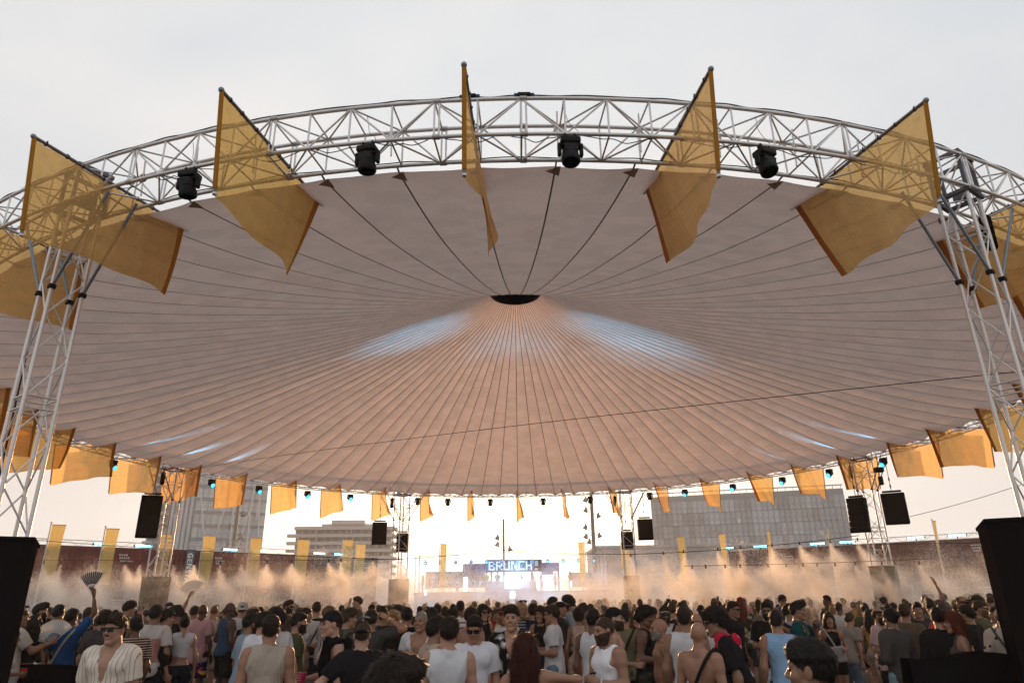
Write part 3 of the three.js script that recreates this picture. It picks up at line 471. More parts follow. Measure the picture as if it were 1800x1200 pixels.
// ---------------------------------------------------------------- stage
const SZ = -72;
{
  const st = thing('stage', 'wide hazy stage with lettered booth under a light truss', 'stage', [0, 0, SZ]);
  const DK = std(0.10, 0.09, 0.09, 0.8), PLUM = std(0.11, 0.055, 0.075, 0.7), SKIRT = std(0.28, 0.23, 0.20, 0.9);
  mesh('deck', boxGeo(19.4, 0.2, 9, -0.9, 2.5, -4.4), DK, st); mesh('skirt', boxGeo(19.2, 2.38, 8.8, -0.9, 1.2, -4.4), SKIRT, st);
  mesh('backdrop', boxGeo(6.4, 1.5, 0.1, -6.9, 3.8, -5.0), std(0.42, 0.36, 0.32, 0.9), st); mesh('backdrop', boxGeo(3.2, 1.5, 0.1, 6.8, 3.7, -5.0), std(0.42, 0.36, 0.32, 0.9), st);
  const head = mesh('booth_header', boxGeo(9.8, 0.85, 0.5, -0.9, 4.86, -1.0), PLUM, st);
  mesh('sign_panel', boxGeo(5.6, 1.2, 0.14, -0.55, 5.02, -0.55), std(0.13, 0.07, 0.09, 0.7), st);
  const tex = canvasTex(1024, 208, (c, w, h) => {
    c.fillStyle = '#46313a'; c.fillRect(0, 0, w, h); c.fillStyle = '#f4ece6';
    const G = { B: ['1110', '1001', '1110', '1001', '1111'], R: ['1111', '1001', '1111', '1010', '1001'], U: ['1001', '1001', '1001', '1001', '1111'], N: ['1101', '1101', '1011', '1011', '1001'], C: ['1111', '1000', '1000', '1000', '1111'], H: ['1001', '1001', '1111', '1001', '1001'], '!': ['0110', '0110', '0110', '0000', '0110'] };
    let x = 26; for (const ch of 'BRUNCH!') { const rows = G[ch]; rows.forEach((r, j) => { for (let i = 0; i < 4; i++) if (r[i] === '1') c.fillRect(x + i * 30, 22 + j * 33, 31, j === 4 || !'1'.includes(rows[j + 1]?.[i] ?? '0') ? 26 : 34); }); x += 140; }
  });
  mesh('sign_lettering', new THREE.PlaneGeometry(5.5, 1.12), new THREE.MeshStandardMaterial({ map: tex, roughness: 0.7 }), st, [-0.55, 5.02, -0.474]);
  for (const x of [-5.6, -2.9, 1.2, 3.9]) mesh('booth_post', boxGeo(0.22, 2.1, 0.22, x, 3.5, -1.0), DK, st);
  for (const [x, w] of [[-4.4, 1.2], [2.8, 1.2]]) mesh('booth_bracket', boxGeo(w, 0.35, 0.3, x, 4.3, -1.0), PLUM, st);
  mesh('front_table', boxGeo(5.2, 0.95, 0.6, -0.9, 3.07, -0.9), std(0.16, 0.12, 0.12, 0.8), st);
  mesh('side_roof', boxGeo(4.2, 0.10, 3, -7.6, 4.55, -3), DK, st);
  // goal post truss
  const g2 = (a, b, nm) => { const t = []; for (const [dy, dz] of [[0, 0], [0.42, 0], [0, -0.42], [0.42, -0.42]]) t.push(barGeo(a.clone().add(V(0, dy, dz)), b.clone().add(V(0, dy, dz)), 0.03, 6)); return t; };
  mesh('top_truss', merge([...g2(V(-10.3, 5.7, 0), V(8.4, 5.5, 0)), ...Array.from({ length: 30 }, (_, i) => { const x = -10.3 + i * 0.623; return barGeo(V(x, i % 2 ? 5.68 : 6.1, 0), V(x + 0.62, i % 2 ? 6.1 : 5.68, 0), 0.018, 5); })]), ALU_DULL, st);
  for (const x of [-10.3, 8.4]) mesh('truss_leg', merge([[-0.2, 0], [0.2, 0], [-0.2, -0.4], [0.2, -0.4]].map(([dx, dz]) => barGeo(V(x + dx, 0, dz), V(x + dx, 6.1, dz), 0.03, 6)).concat(Array.from({ length: 10 }, (_, i) => barGeo(V(x - 0.2, i * 0.6, 0), V(x + 0.2, i * 0.6 + 0.6, 0), 0.016, 5)))), ALU_DULL, st);
  for (let i = 0; i < 12; i++) { const x = -9.5 + i * 1.54, on = [0, 4, 8, 9, 10, 11].includes(i); const l = mesh('truss_lamp', merge([rbox(0.36, 0.34, 0.3, 0.06, 0, -0.18, 0), boxGeo(0.06, 0.2, 0.06, 0, 0.05, 0)]), std(0.16, 0.14, 0.13, 0.6), st, [x, 5.55, 0.1]); if (on) mesh('lamp_lens', new THREE.SphereGeometry(0.12, 10, 6), LENS_ON, l, [0, -0.2, 0.12]); }
  for (const x of [-5.5, 2.8]) mesh('mast_antenna', barGeo(V(x, 6.1, -0.2), V(x, 6.7, -0.2), 0.025, 5), ALU_DULL, st);
  for (let i = 0; i < 16; i++) bar('rail_post', V(-10 + i * 1.2, 2.6, -0.1), V(-10 + i * 1.2, 3.55, -0.1), 0.025, ALU_DULL, st);
  bar('hand_rail', V(-10, 3.55, -0.1), V(8, 3.55, -0.1), 0.028, ALU_DULL, st);
}
// lit lamps of the stage: a glowing face and a light just in front of it
const STAGE_LED = new THREE.MeshStandardMaterial({ color: 0x203040, emissive: lin(0.22, 0.62, 1.0), emissiveIntensity: 8, roughness: 0.4 });
[[-0.75, 3.45, 1.5, 1.15, 1.0, 1600, 'bright blue white blinder glowing at the middle of the stage'], [-0.75, 2.25, 0.5, 0.6, 1.0, 320, 'small blue lamp below the bright middle blinder'], [-5.35, 3.3, 0.4, 1.3, 0.9, 420, 'upright blue light tube left of the stage sign'], [1.75, 3.45, 0.26, 1.3, 0.9, 260, 'upright blue light tube right of the stage sign'], [-9.3, 2.6, 0.2, 0.5, 0.9, 40, 'small blue lamp at the left end of the stage'], [5.0, 3.2, 0.14, 0.6, 0.9, 40, 'small violet blue tube at the right part of the stage']].forEach(([x, y, w, h, d, I, label]) => {
  const t = thing('stage_blinder', label, 'stage lamp', [x, y, SZ + d]);
  mesh('lamp_face', rbox(w, h, 0.08, 0.03), STAGE_LED, t); mesh('lamp_case', rbox(w + 0.1, h + 0.1, 0.14, 0.03, 0, 0, -0.12), BLACK, t);
  const l = new THREE.PointLight(lin(0.16, 0.50, 1.0), I * 0.20); l.position.set(x, y, SZ + d + 0.35); l.castShadow = true; l.shadow.radius = 6; scene.add(l); l.name = 'blinder_light';
});
// ---------------------------------------------------------------- far masts with floodlights
function mast(x, z, h, lamps, label, r = 0.22) {
  const t = thing('floodlight_mast', label, 'light mast', [x, 0, z]), m = std(0.24, 0.20, 0.17, 0.7);
  bar('mast_pole', V(0, 0, 0), V(0, h, 0), r, m, t, new THREE.CylinderGeometry(0.75, 1.1, 1, 12));
  for (const [y, s] of lamps) { const l = mesh('floodlight', merge([new THREE.CylinderGeometry(0.18, 0.42, 0.6, 12).rotateZ(s * 0.35).translate(s * 0.95, y - 0.25, 0.1), barGeo(V(0, y, 0), V(s * 0.95, y, 0.1), 0.05, 6), boxGeo(0.25, 0.3, 0.3, s * 0.95, y + 0.12, 0.1)]), m, t); }
}
mast(-2.45, -110, 13.6, [[11.0, -1], [10.0, -1], [9.3, 1]], 'thin floodlight mast left of the stage middle', 0.2);
mast(11.5, -110, 19, [[16.6, -1], [15.0, -1], [14.1, 1], [12.4, -1.2], [11.0, -1.2], [11.1, 1], [10.2, -0.7]], 'tall floodlight mast right of the stage with many lamps', 0.32);
mast(-44.5, -110, 20, [[15.2, 1], [13.2, -1], [11.8, 1], [10.3, 1.2], [10.4, -1], [9.1, -1]], 'floodlight mast in front of the grid facade tower block', 0.3);
// ---------------------------------------------------------------- far buildings
const facadeMap = noiseTex(128, (u, v) => fbm(u * 5, v * 5, 9, 4), 0.8, 1, { srgb: true });
{ // tower block with a grid facade and white bracing tubes
  const z = -250, w = 32, h = 84, t = thing('tower_block', 'tall grey tower block with gridded facade and white cross bracing at left', 'building', [-108, 0, z], 0.42);
  mesh('core', boxGeo(w, h, 26, 0, h / 2, -13.4), std(0.58, 0.59, 0.60, 0.7, { map: facadeMap }), t);
  const ps = [[0.67, 0.69, 0.71], [0.61, 0.63, 0.66], [0.72, 0.73, 0.73]].map((c) => std(...c, 0.5, { map: facadeMap }));
  const cols = 12, fl = 4.6, rows = Math.floor(h / fl), cw = (w - 8) / cols, pg = new THREE.BoxGeometry(cw - 0.16, fl - 0.95, 0.25), lg = new THREE.BoxGeometry(w - 8, 0.55, 0.7);
  for (let j = 0; j < rows; j++) { for (let i = 0; i < cols; i++) mesh('glass_panel', pg, ps[Math.floor(rnd() * 3)], t, [-w / 2 + 8 + cw * (i + 0.5), j * fl + fl / 2, 0.1]); mesh('floor_ledge', lg, std(0.30, 0.30, 0.31, 0.7), t, [4, (j + 1) * fl - 0.2, 0.25]); }
  for (let i = 0; i < 5; i++) mesh('corner_fin', new THREE.CylinderGeometry(0.62, 0.62, h, 10), ps[i % 3], t, [-w / 2 + 0.9 + i * 1.5, h / 2, 0.4]);
  const tube = std(0.62, 0.61, 0.60, 0.6);
  for (const [x0, y0, x1, y1] of [[-4, 4, 4.4, 46], [-6.6, 38, -1.5, 12], [4.4, 46, 5.5, 8], [10.5, 34, 6.4, 14], [10.5, 34, 11, 8], [13, 44, 15, 10], [14.5, 56, 13, 30], [4.4, 46, 1, 74], [10.5, 34, 13, 60]]) bar('brace_tube', V(x0, y0, 1.6), V(x1, y1, 1.6), 0.28, tube, t);
}
{ // thin slice of an apartment block left of it
  const z = -262, t = thing('balcony_block', 'slim apartment block with stepped balconies behind the left hung speaker', 'building', [-134, 0, z], 0.35);
  mesh('core', boxGeo(9, 78, 12, 0, 39, -6), std(0.36, 0.33, 0.30, 0.8), t);
  for (let j = 0; j < 22; j++) { mesh('balcony', boxGeo(9.8 + (j % 2) * 0.8, 0.9, 2.4, -0.5, 3.5 * j + 2, 0.9), std(0.55, 0.53, 0.50, 0.8), t); for (let i = 0; i < 3; i++) mesh('window', boxGeo(1.7, 1.9, 0.15, -3 + i * 2.8, 3.5 * j + 3.9, 0.03), std(0.16, 0.13, 0.10, 0.3), t); }
}
{ // stacked balconies apartment block in the middle left
  const z = -300, t = thing('apartment_block', 'pale apartment block with long stacked balconies left of the stage', 'building', [-75.5, 0, z], 0.12);
  const W = 43, fl = 3.05, n = 10, cream = std(0.68, 0.63, 0.58, 0.85, { map: facadeMap }), shade = std(0.30, 0.25, 0.21, 0.7);
  mesh('core', boxGeo(W - 3, n * fl + 1, 16, 1, (n * fl + 1) / 2, -8), std(0.50, 0.43, 0.37, 0.85), t);
  for (let j = 1; j <= n; j++) {
    mesh('balcony', boxGeo(W + (j > 9 ? -2 : 1.5), 1.25, 3.2, j > 9 ? 1 : 0, j * fl + 0.3, 1.0), cream, t);
    for (let i = 0; i < 13; i++) mesh('window', boxGeo(rr(1.8, 2.6), 1.7, 0.2, -W / 2 + 3.4 + i * 3.1, (j - 1) * fl + 2.2, 0.05), shade, t);
    for (const x of [-10, 5, 15]) mesh('balcony_wall', boxGeo(0.5, fl - 1.3, 2.6, x + rr(-1, 1), (j - 1) * fl + 2.2, 0.9), cream, t);
    mesh('end_balcony', boxGeo(4.2, 1.0, 9, W / 2 - 0.3, j * fl + 0.2, -4), cream, t);
  }
  mesh('roof_house', boxGeo(14, 3.4, 8, 2, n * fl + 2.3, -6), cream, t); mesh('roof_house', boxGeo(26, 1.6, 10, 4, n * fl + 1.6, -7), cream, t);
}
{ // office facade on the right with staggered panels
  const z = -230, W = 61, H = 33.6, t = thing('office_block', 'wide grey office block with staggered vertical panels at right', 'building', [74.5, 0, z], -0.24);
  mesh('core', boxGeo(W, H, 24, 0, H / 2, -12.3), std(0.30, 0.29, 0.28, 0.75), t);
  const ps = [[0.54, 0.53, 0.535], [0.48, 0.475, 0.49], [0.63, 0.635, 0.65], [0.42, 0.39, 0.365], [0.51, 0.485, 0.465]].map((c) => std(...c, 0.55, { map: facadeMap }));
  const cols = 36, rows = 8, cw = W / cols, rh = (H - 2.0) / rows, pg = new THREE.BoxGeometry(cw - 0.12, rh - 0.14, 0.3);
  for (let j = 0; j < rows; j++) for (let i = 0; i < cols; i++) { const q = noise(i * 0.45, j * 0.9, 4) + rr(-0.25, 0.25); mesh('facade_panel', pg, ps[q > 0.68 ? 2 : q > 0.5 ? 0 : q > 0.4 ? 4 : q > 0.28 ? 1 : 3], t, [-W / 2 + cw * (i + 0.5), rh * (j + 0.5), 0.1]); }
  for (let i = 0; i < 26; i++) bar('roof_rail', V(-W / 2 + 0.4 + i * 2.4, H, 0), V(-W / 2 + 0.4 + i * 2.4, H + 1.0, 0), 0.09, ps[3], t);
  mesh('roof_band', boxGeo(W, 0.35, 0.4, 0, H + 1.05, 0), ps[0], t);
  for (const [x, y] of [[22, 20], [-2.5, 24.6], [-2.5, 17.5]]) mesh('lit_window', boxGeo(1.1, 1.5, 0.1, x, y, 0.32), std(0.7, 0.62, 0.5, 0.4), t);
}
{
  const t = thing('low_hall', 'low plain hall roof between the stage and the office block', 'building', [34, 0, -150], 0);
  mesh('hall_wall', boxGeo(36, 11.6, 20, 0, 5.8, -10), std(0.40, 0.36, 0.33, 0.85), t); mesh('parapet', boxGeo(36.4, 0.5, 20.4, 0, 11.8, -10), std(0.45, 0.41, 0.38, 0.8), t);
  mesh('downpipe', new THREE.CylinderGeometry(0.12, 0.12, 11, 8), ALU_DULL, t, [-17.6, 5.5, 0.2]);
}
{
  const t = thing('tent_marquee', 'small pale marquee wall to the left behind the stage', 'marquee', [-17, 0, -80], 0);
  mesh('wall', boxGeo(5, 3.6, 3, 0, 1.8, -1.5), std(0.55, 0.50, 0.44, 0.9), t); mesh('roof', new THREE.CylinderGeometry(0.2, 3.0, 1.4, 4).rotateY(Math.PI / 4).scale(1.2, 1, 0.75).translate(0, 4.3, -1.5), std(0.6, 0.55, 0.5, 0.9), t);
}
// ---------------------------------------------------------------- people: distance fields meshed with surface nets
// primitives are flat arrays: [0, ax,ay,az, bx,by,bz, ra,rb] tapered capsule, [1, cx,cy,cz, rx,ry,rz] ellipsoid
const cap = (a, b, ra, rb = ra) => [0, a.x, a.y, a.z, b.x - a.x, b.y - a.y, b.z - a.z, ra, rb, 1 / Math.max(1e-9, a.distanceToSquared(b))];
const ell = (c, r) => [1, c.x, c.y, c.z, r.x, r.y, r.z, Math.min(r.x, r.y, r.z)];
function dist(q, x, y, z) {
  if (q[0] === 0) {
    const px = x - q[1], py = y - q[2], pz = z - q[3]; let h = (px * q[4] + py * q[5] + pz * q[6]) * q[9]; h = h < 0 ? 0 : h > 1 ? 1 : h;
    const dx = px - q[4] * h, dy = py - q[5] * h, dz = pz - q[6] * h; return Math.sqrt(dx * dx + dy * dy + dz * dz) - (q[7] + (q[8] - q[7]) * h);
  }
  const px = (x - q[1]) / q[4], py = (y - q[2]) / q[5], pz = (z - q[3]) / q[6], k = Math.sqrt(px * px + py * py + pz * pz);
  if (k < 1e-6) return -q[7];
  const gx = px / q[4], gy = py / q[5], gz = pz / q[6], g = Math.sqrt(gx * gx + gy * gy + gz * gz);
  return k * (k - 1) / g;
}
const smin = (a, b, k) => { const h = k - Math.abs(a - b); return h > 0 ? Math.min(a, b) - h * h / (4 * k) : Math.min(a, b); };
const field = (prims, k) => (x, y, z) => { let d = 1e3; for (let i = 0; i < prims.length; i++) d = smin(d, dist(prims[i], x, y, z), k); return d; };
function nets(f, lo, hi, c) {
  const nx = Math.ceil((hi[0] - lo[0]) / c) + 1, ny = Math.ceil((hi[1] - lo[1]) / c) + 1, nz = Math.ceil((hi[2] - lo[2]) / c) + 1, B = 4;
  const v = new Float32Array(nx * ny * nz), at = (i, j, k) => (k * ny + j) * nx + i, reach = B * c * 0.95;
  for (let k0 = 0; k0 < nz; k0 += B) for (let j0 = 0; j0 < ny; j0 += B) for (let i0 = 0; i0 < nx; i0 += B) {
    const d = f(lo[0] + (i0 + 1.5) * c, lo[1] + (j0 + 1.5) * c, lo[2] + (k0 + 1.5) * c), skip = Math.abs(d) > reach * 1.35;
    for (let k = k0; k < Math.min(nz, k0 + B); k++) for (let j = j0; j < Math.min(ny, j0 + B); j++) for (let i = i0; i < Math.min(nx, i0 + B); i++) v[at(i, j, k)] = skip ? d : f(lo[0] + i * c, lo[1] + j * c, lo[2] + k * c);
  }
  const id = new Int32Array(nx * ny * nz).fill(-1), pos = [], nor = [], idx = [], g = new Float32Array(8);
  const E = [[0, 1], [2, 3], [4, 5], [6, 7], [0, 2], [1, 3], [4, 6], [5, 7], [0, 4], [1, 5], [2, 6], [3, 7]];
  for (let k = 0; k < nz - 1; k++) for (let j = 0; j < ny - 1; j++) for (let i = 0; i < nx - 1; i++) {
    let m = 0; for (let q = 0; q < 8; q++) { g[q] = v[at(i + (q & 1), j + ((q >> 1) & 1), k + (q >> 2))]; if (g[q] < 0) m |= 1 << q; }
    if (m === 0 || m === 255) continue;
    let sx = 0, sy = 0, sz = 0, n = 0;
    for (const [a, b] of E) { if (((m >> a) & 1) === ((m >> b) & 1)) continue; const t = g[a] / (g[a] - g[b]); sx += (a & 1) + ((b & 1) - (a & 1)) * t; sy += ((a >> 1) & 1) + (((b >> 1) & 1) - ((a >> 1) & 1)) * t; sz += (a >> 2) + ((b >> 2) - (a >> 2)) * t; n++; }
    id[at(i, j, k)] = pos.length / 3;
    const X = lo[0] + (i + sx / n) * c, Y = lo[1] + (j + sy / n) * c, Z = lo[2] + (k + sz / n) * c; pos.push(X, Y, Z);
    const e = c * 0.6, gx = f(X + e, Y, Z) - f(X - e, Y, Z), gy = f(X, Y + e, Z) - f(X, Y - e, Z), gz = f(X, Y, Z + e) - f(X, Y, Z - e), l = Math.hypot(gx, gy, gz) || 1; nor.push(gx / l, gy / l, gz / l);
  }
  const quad = (a, b, cc, d, flip) => { if (a < 0 || b < 0 || cc < 0 || d < 0) return; flip ? idx.push(a, cc, b, a, d, cc) : idx.push(a, b, cc, a, cc, d); };
  for (let k = 1; k < nz - 1; k++) for (let j = 1; j < ny - 1; j++) for (let i = 1; i < nx - 1; i++) {
    const s = v[at(i, j, k)] < 0;
    if (s !== v[at(i + 1, j, k)] < 0) quad(id[at(i, j - 1, k - 1)], id[at(i, j, k - 1)], id[at(i, j, k)], id[at(i, j - 1, k)], !s);
    if (s !== v[at(i, j + 1, k)] < 0) quad(id[at(i - 1, j, k - 1)], id[at(i, j, k - 1)], id[at(i, j, k)], id[at(i - 1, j, k)], s);
    if (s !== v[at(i, j, k + 1)] < 0) quad(id[at(i - 1, j - 1, k)], id[at(i, j - 1, k)], id[at(i, j, k)], id[at(i - 1, j, k)], !s);
  }
  for (let t = 0; t < idx.length; t += 3) {   // wind every face along the field's gradient
    const a = idx[t] * 3, b = idx[t + 1] * 3, d = idx[t + 2] * 3, ux = pos[b] - pos[a], uy = pos[b + 1] - pos[a + 1], uz = pos[b + 2] - pos[a + 2], wx = pos[d] - pos[a], wy = pos[d + 1] - pos[a + 1], wz = pos[d + 2] - pos[a + 2];
    if ((uy * wz - uz * wy) * (nor[a] + nor[b] + nor[d]) + (uz * wx - ux * wz) * (nor[a + 1] + nor[b + 1] + nor[d + 1]) + (ux * wy - uy * wx) * (nor[a + 2] + nor[b + 2] + nor[d + 2]) < 0) { const k = idx[t + 1]; idx[t + 1] = idx[t + 2]; idx[t + 2] = k; }
  }
  const geo = new THREE.BufferGeometry(); geo.setAttribute('position', new THREE.Float32BufferAttribute(pos, 3)); geo.setAttribute('normal', new THREE.Float32BufferAttribute(nor, 3));
  const uv = new Float32Array(pos.length / 3 * 2); for (let i = 0; i < uv.length / 2; i++) { uv[i * 2] = pos[i * 3] + pos[i * 3 + 2] * 0.35; uv[i * 2 + 1] = pos[i * 3 + 1]; }
  geo.setAttribute('uv', new THREE.BufferAttribute(uv, 2)); geo.setIndex(idx); return geo;
}
const cache = new Map(); const once = (k, f) => { if (!cache.has(k)) cache.set(k, f()); return cache.get(k); };
const CELL = { near: { body: 0.0165, cloth: 0.0125, head: 0.0058, hair: 0.0062, hand: 0.0055 }, mid: { body: 0.026, cloth: 0.019, head: 0.0088, hair: 0.0088, hand: 0.0075 }, far: { body: 0.045, cloth: 0.036, head: 0.0155, hair: 0.015, hand: 0.0105 } };
// ---- heads, hair, hats; origin between the ears, y up, face towards +z
const CRAN = [ell(V(0, 0.03, -0.012), V(0.0690, 0.095, 0.097))];
function faceField(sex) {
  const w = sex === 'f' ? 0.93 : 1, j = sex === 'f' ? 0.9 : 1.04;
  const P = [...CRAN, ell(V(0, -0.03, 0.028), V(0.058 * w, 0.084, 0.062)), cap(V(-0.043 * j, -0.058, 0.005), V(-0.01, -0.101, 0.062), 0.024, 0.02), cap(V(0.043 * j, -0.058, 0.005), V(0.01, -0.101, 0.062), 0.024, 0.02), cap(V(0, -0.1, 0.066), V(0, -0.1, 0.068), 0.018),
    cap(V(-0.034, 0.032, 0.074), V(0.034, 0.032, 0.074), 0.013), cap(V(-0.042, -0.018, 0.062), V(-0.03, -0.03, 0.07), 0.018), cap(V(0.042, -0.018, 0.062), V(0.03, -0.03, 0.07), 0.018), cap(V(0, -0.05, -0.022), V(0, -0.19, -0.034), 0.052 * (sex === 'f' ? 0.86 : 1.05), 0.06 * (sex === 'f' ? 0.86 : 1.05))];
  const base = field(P, 0.022), nose = field([cap(V(0, 0.018, 0.088), V(0, -0.018, 0.108), 0.0075, 0.0125), cap(V(-0.011, -0.024, 0.098), V(0.011, -0.024, 0.098), 0.0085)], 0.012), lips = field([cap(V(-0.017, -0.056, 0.084), V(0.017, -0.056, 0.084), 0.0075), cap(V(-0.014, -0.066, 0.083), V(0.014, -0.066, 0.083), 0.0075)], 0.004);
  const ears = field([ell(V(-0.074, 0.0, -0.008), V(0.010, 0.031, 0.019)), ell(V(0.074, 0.0, -0.008), V(0.010, 0.031, 0.019))], 0.01), eyes = [cap(V(-0.032, 0.01, 0.096), V(-0.031, 0.01, 0.096), 0.0155), cap(V(0.032, 0.01, 0.096), V(0.031, 0.01, 0.096), 0.0155)];
  return (x, y, z) => { let d = smin(base(x, y, z), nose(x, y, z), 0.012); d = smin(d, lips(x, y, z), 0.007); d = smin(d, ears(x, y, z), 0.008); const e = Math.min(dist(eyes[0], x, y, z), dist(eyes[1], x, y, z)); return -smin(-d, e, 0.012); };
}
const headGeo = (sex, res) => once(`head${sex}${res}`, () => nets(faceField(sex), [-0.11, -0.20, -0.13], [0.11, 0.145, 0.13], CELL[res].head));
function strands(g, n, len, t) {   // loose locks standing off the hair surface
  const P = g.attributes.position, N = g.attributes.normal, pos = [], nor = [], uv = [], idx = [], p = V(0, 0, 0), m = V(0, 0, 0), d = V(0, 0, 0), w = V(0, 0, 0), fall = ['long', 'bob', 'wavy', 'pony'].includes(t);
  for (let i = 0; i < n; i++) {
    const k = Math.floor(rnd() * P.count); p.fromBufferAttribute(P, k); m.fromBufferAttribute(N, k); const L = len * rr(0.5, 1.3);
    if (fall) d.set(rr(-0.3, 0.3), -1, rr(-0.3, 0.3)); else d.copy(p).sub(V(0, 0.135, -0.045)).normalize(); d.addScaledVector(m, -d.dot(m)).normalize().addScaledVector(m, t === 'curly' ? 0.7 : 0.36).add(V(rr(-0.4, 0.4), rr(-0.4, 0.4), rr(-0.4, 0.4))).setLength(L); w.copy(d).cross(m).setLength(rr(0.0014, 0.0034)); p.addScaledVector(m, -0.004);
    const b = pos.length / 3; pos.push(p.x - w.x, p.y - w.y, p.z - w.z, p.x + w.x, p.y + w.y, p.z + w.z, p.x + d.x, p.y + d.y, p.z + d.z); for (let q = 0; q < 3; q++) { nor.push(m.x, m.y, m.z); uv.push(p.x + 0.35 * p.z, p.y); } idx.push(b, b + 1, b + 2);
  }
  const o = new THREE.BufferGeometry(); o.setAttribute('position', new THREE.Float32BufferAttribute(pos, 3)); o.setAttribute('normal', new THREE.Float32BufferAttribute(nor, 3)); o.setAttribute('uv', new THREE.Float32BufferAttribute(uv, 2)); o.setIndex(idx); return o;
}
const tap = (h) => smooth(h, -0.004, 0.045);
const HAIRS = {
  buzz: (x, y, z, cr) => Math.max(cr(x, y, z) - 0.0010 - 0.0035 * tap(y - 0.006 - 0.62 * z), (0.006 + 0.62 * z - y) * 0.85),
  short: (x, y, z, cr) => Math.max(smin(cr(x, y, z) - 0.001 - 0.008 * tap(y - 0.010 - 0.6 * z), dist(ell(V(0, 0.083, 0.012), V(0.060, 0.050, 0.084)), x, y, z), 0.03) - 0.014 * noise(x * 62, y * 34, z * 62) * tap(y - 0.010 - 0.6 * z), (0.010 + 0.60 * z - y) * 0.85),
  fade: (x, y, z, cr) => Math.max(smin(cr(x, y, z) - 0.001 - 0.012 * smooth(y, 0.035, 0.07), dist(ell(V(0, 0.092, 0.016), V(0.056, 0.048, 0.082)), x, y, z), 0.02) - 0.008 * noise(x * 70, y * 50, z * 80), (0.006 + 0.60 * z - y) * 0.85),
  quiff: (x, y, z, cr) => Math.max(smin(cr(x, y, z) - 0.001 - 0.006 * tap(y - 0.010 - 0.62 * z), dist(ell(V(0.005, 0.098, 0.04), V(0.058, 0.050, 0.073)), x, y, z), 0.025) - 0.012 * noise(x * 60, y * 60, z * 60), (0.010 + 0.62 * z - y) * 0.85),
  curly: (x, y, z, cr) => Math.max(smin(cr(x, y, z) - 0.002 - 0.012 * tap(y + 0.004 - 0.52 * z), dist(ell(V(0, 0.085, 0.01), V(0.078, 0.062, 0.092)), x, y, z), 0.03) - 0.024 * noise(x * 58, y * 58, z * 58), (-0.004 + 0.52 * z - y) * 0.85),
  balding: (x, y, z, cr) => Math.max(cr(x, y, z) - 0.005, (0.006 + 0.5 * z - y) * 0.85, y - 0.075 - 0.3 * Math.abs(x)),
  bob: (x, y, z, cr) => Math.max(smin(cr(x, y, z) - 0.016, dist(ell(V(0, -0.035, -0.035), V(0.094, 0.115, 0.085)), x, y, z), 0.03) - 0.012 * noise(x * 80, y * 12, z * 80), z - 0.055 - Math.max(0, y - 0.0) * 0.6),
  long: (x, y, z, cr) => Math.max(smin(smin(cr(x, y, z) - 0.016, dist(ell(V(0, -0.05, -0.045), V(0.096, 0.13, 0.075)), x, y, z), 0.03), dist(ell(V(0, -0.21, -0.075), V(0.105, 0.19, 0.045)), x, y, z), 0.06) - 0.016 * noise(x * 75, y * 9, z * 75), z - 0.05 - Math.max(0, y) * 0.65),
  wavy: (x, y, z, cr) => Math.max(smin(smin(cr(x, y, z) - 0.02, dist(ell(V(0, -0.05, -0.04), V(0.11, 0.13, 0.085)), x, y, z), 0.03), dist(ell(V(0, -0.18, -0.075), V(0.13, 0.17, 0.06)), x, y, z), 0.06) - 0.034 * noise(x * 38, y * 24, z * 38), z - 0.05 - Math.max(0, y) * 0.65),
  bun: (x, y, z, cr) => Math.min(Math.max(cr(x, y, z) - 0.009 - 0.005 * noise(x * 90, y * 30, z * 90), (0.0 + 0.62 * z - y) * 0.85), dist(ell(V(0, 0.06, -0.135), V(0.043, 0.04, 0.036)), x, y, z) - 0.006 * noise(x * 80, y * 80, z * 80)),
  pony: (x, y, z, cr) => smin(Math.max(cr(x, y, z) - 0.009 - 0.005 * noise(x * 90, y * 30, z * 90), (0.0 + 0.62 * z - y) * 0.85), dist(cap(V(0, 0.045, -0.115), V(0, -0.17, -0.15), 0.03, 0.018), x, y, z) - 0.008 * noise(x * 70, y * 14, z * 70), 0.02),
};
const hairGeo = (t, res) => once(`hair${t}${res}`, () => { const cr = field(CRAN, 0.01), f = HAIRS[t]; const g = nets((x, y, z) => f(x, y, z, cr), [-0.17, -0.44, -0.2], [0.17, 0.20, 0.16], CELL[res].hair * (t === 'long' || t === 'wavy' ? 1.25 : 1));
  const len = { buzz: 0.005, balding: 0.006, fade: 0.018, short: 0.024, quiff: 0.032, curly: 0.034, bob: 0.035, long: 0.06, wavy: 0.055, bun: 0.016, pony: 0.02 }[t], n = { near: 6500, mid: 2000, far: 260 }[res]; return mergeGeometries([g, strands(g, n, len, t)]); });
const beardGeo = (sex, res) => once(`beard${res}`, () => { const f = faceField('m'); return nets((x, y, z) => Math.max(f(x, y, z) - 0.0008 - (0.006 + 0.006 * noise(x * 110, y * 60, z * 110)) * smooth(-y - 0.034 + 0.44 * Math.abs(x), 0, 0.03), y + 0.034 - 0.44 * Math.abs(x), -y - 0.125, -z - 0.0 - (y + 0.1) * 0.3, -(Math.hypot(x * 0.75, (y + 0.06) * 1.7) - 0.013)), [-0.09, -0.15, -0.05], [0.09, 0.0, 0.11], CELL[res].head); });
const capGeo = (res) => once(`cap${res}`, () => { const cr = field([ell(V(0, 0.035, -0.012), V(0.082, 0.103, 0.107))], 0.01), br = ell(V(0, 0.058, 0.125), V(0.074, 0.012, 0.075)); return nets((x, y, z) => smin(Math.max(cr(x, y, z), (0.034 + 0.28 * z - y) * 0.95), dist(br, x, y + x * x * 3, z), 0.006), [-0.12, -0.03, -0.14], [0.12, 0.16, 0.21], CELL[res].hair); });
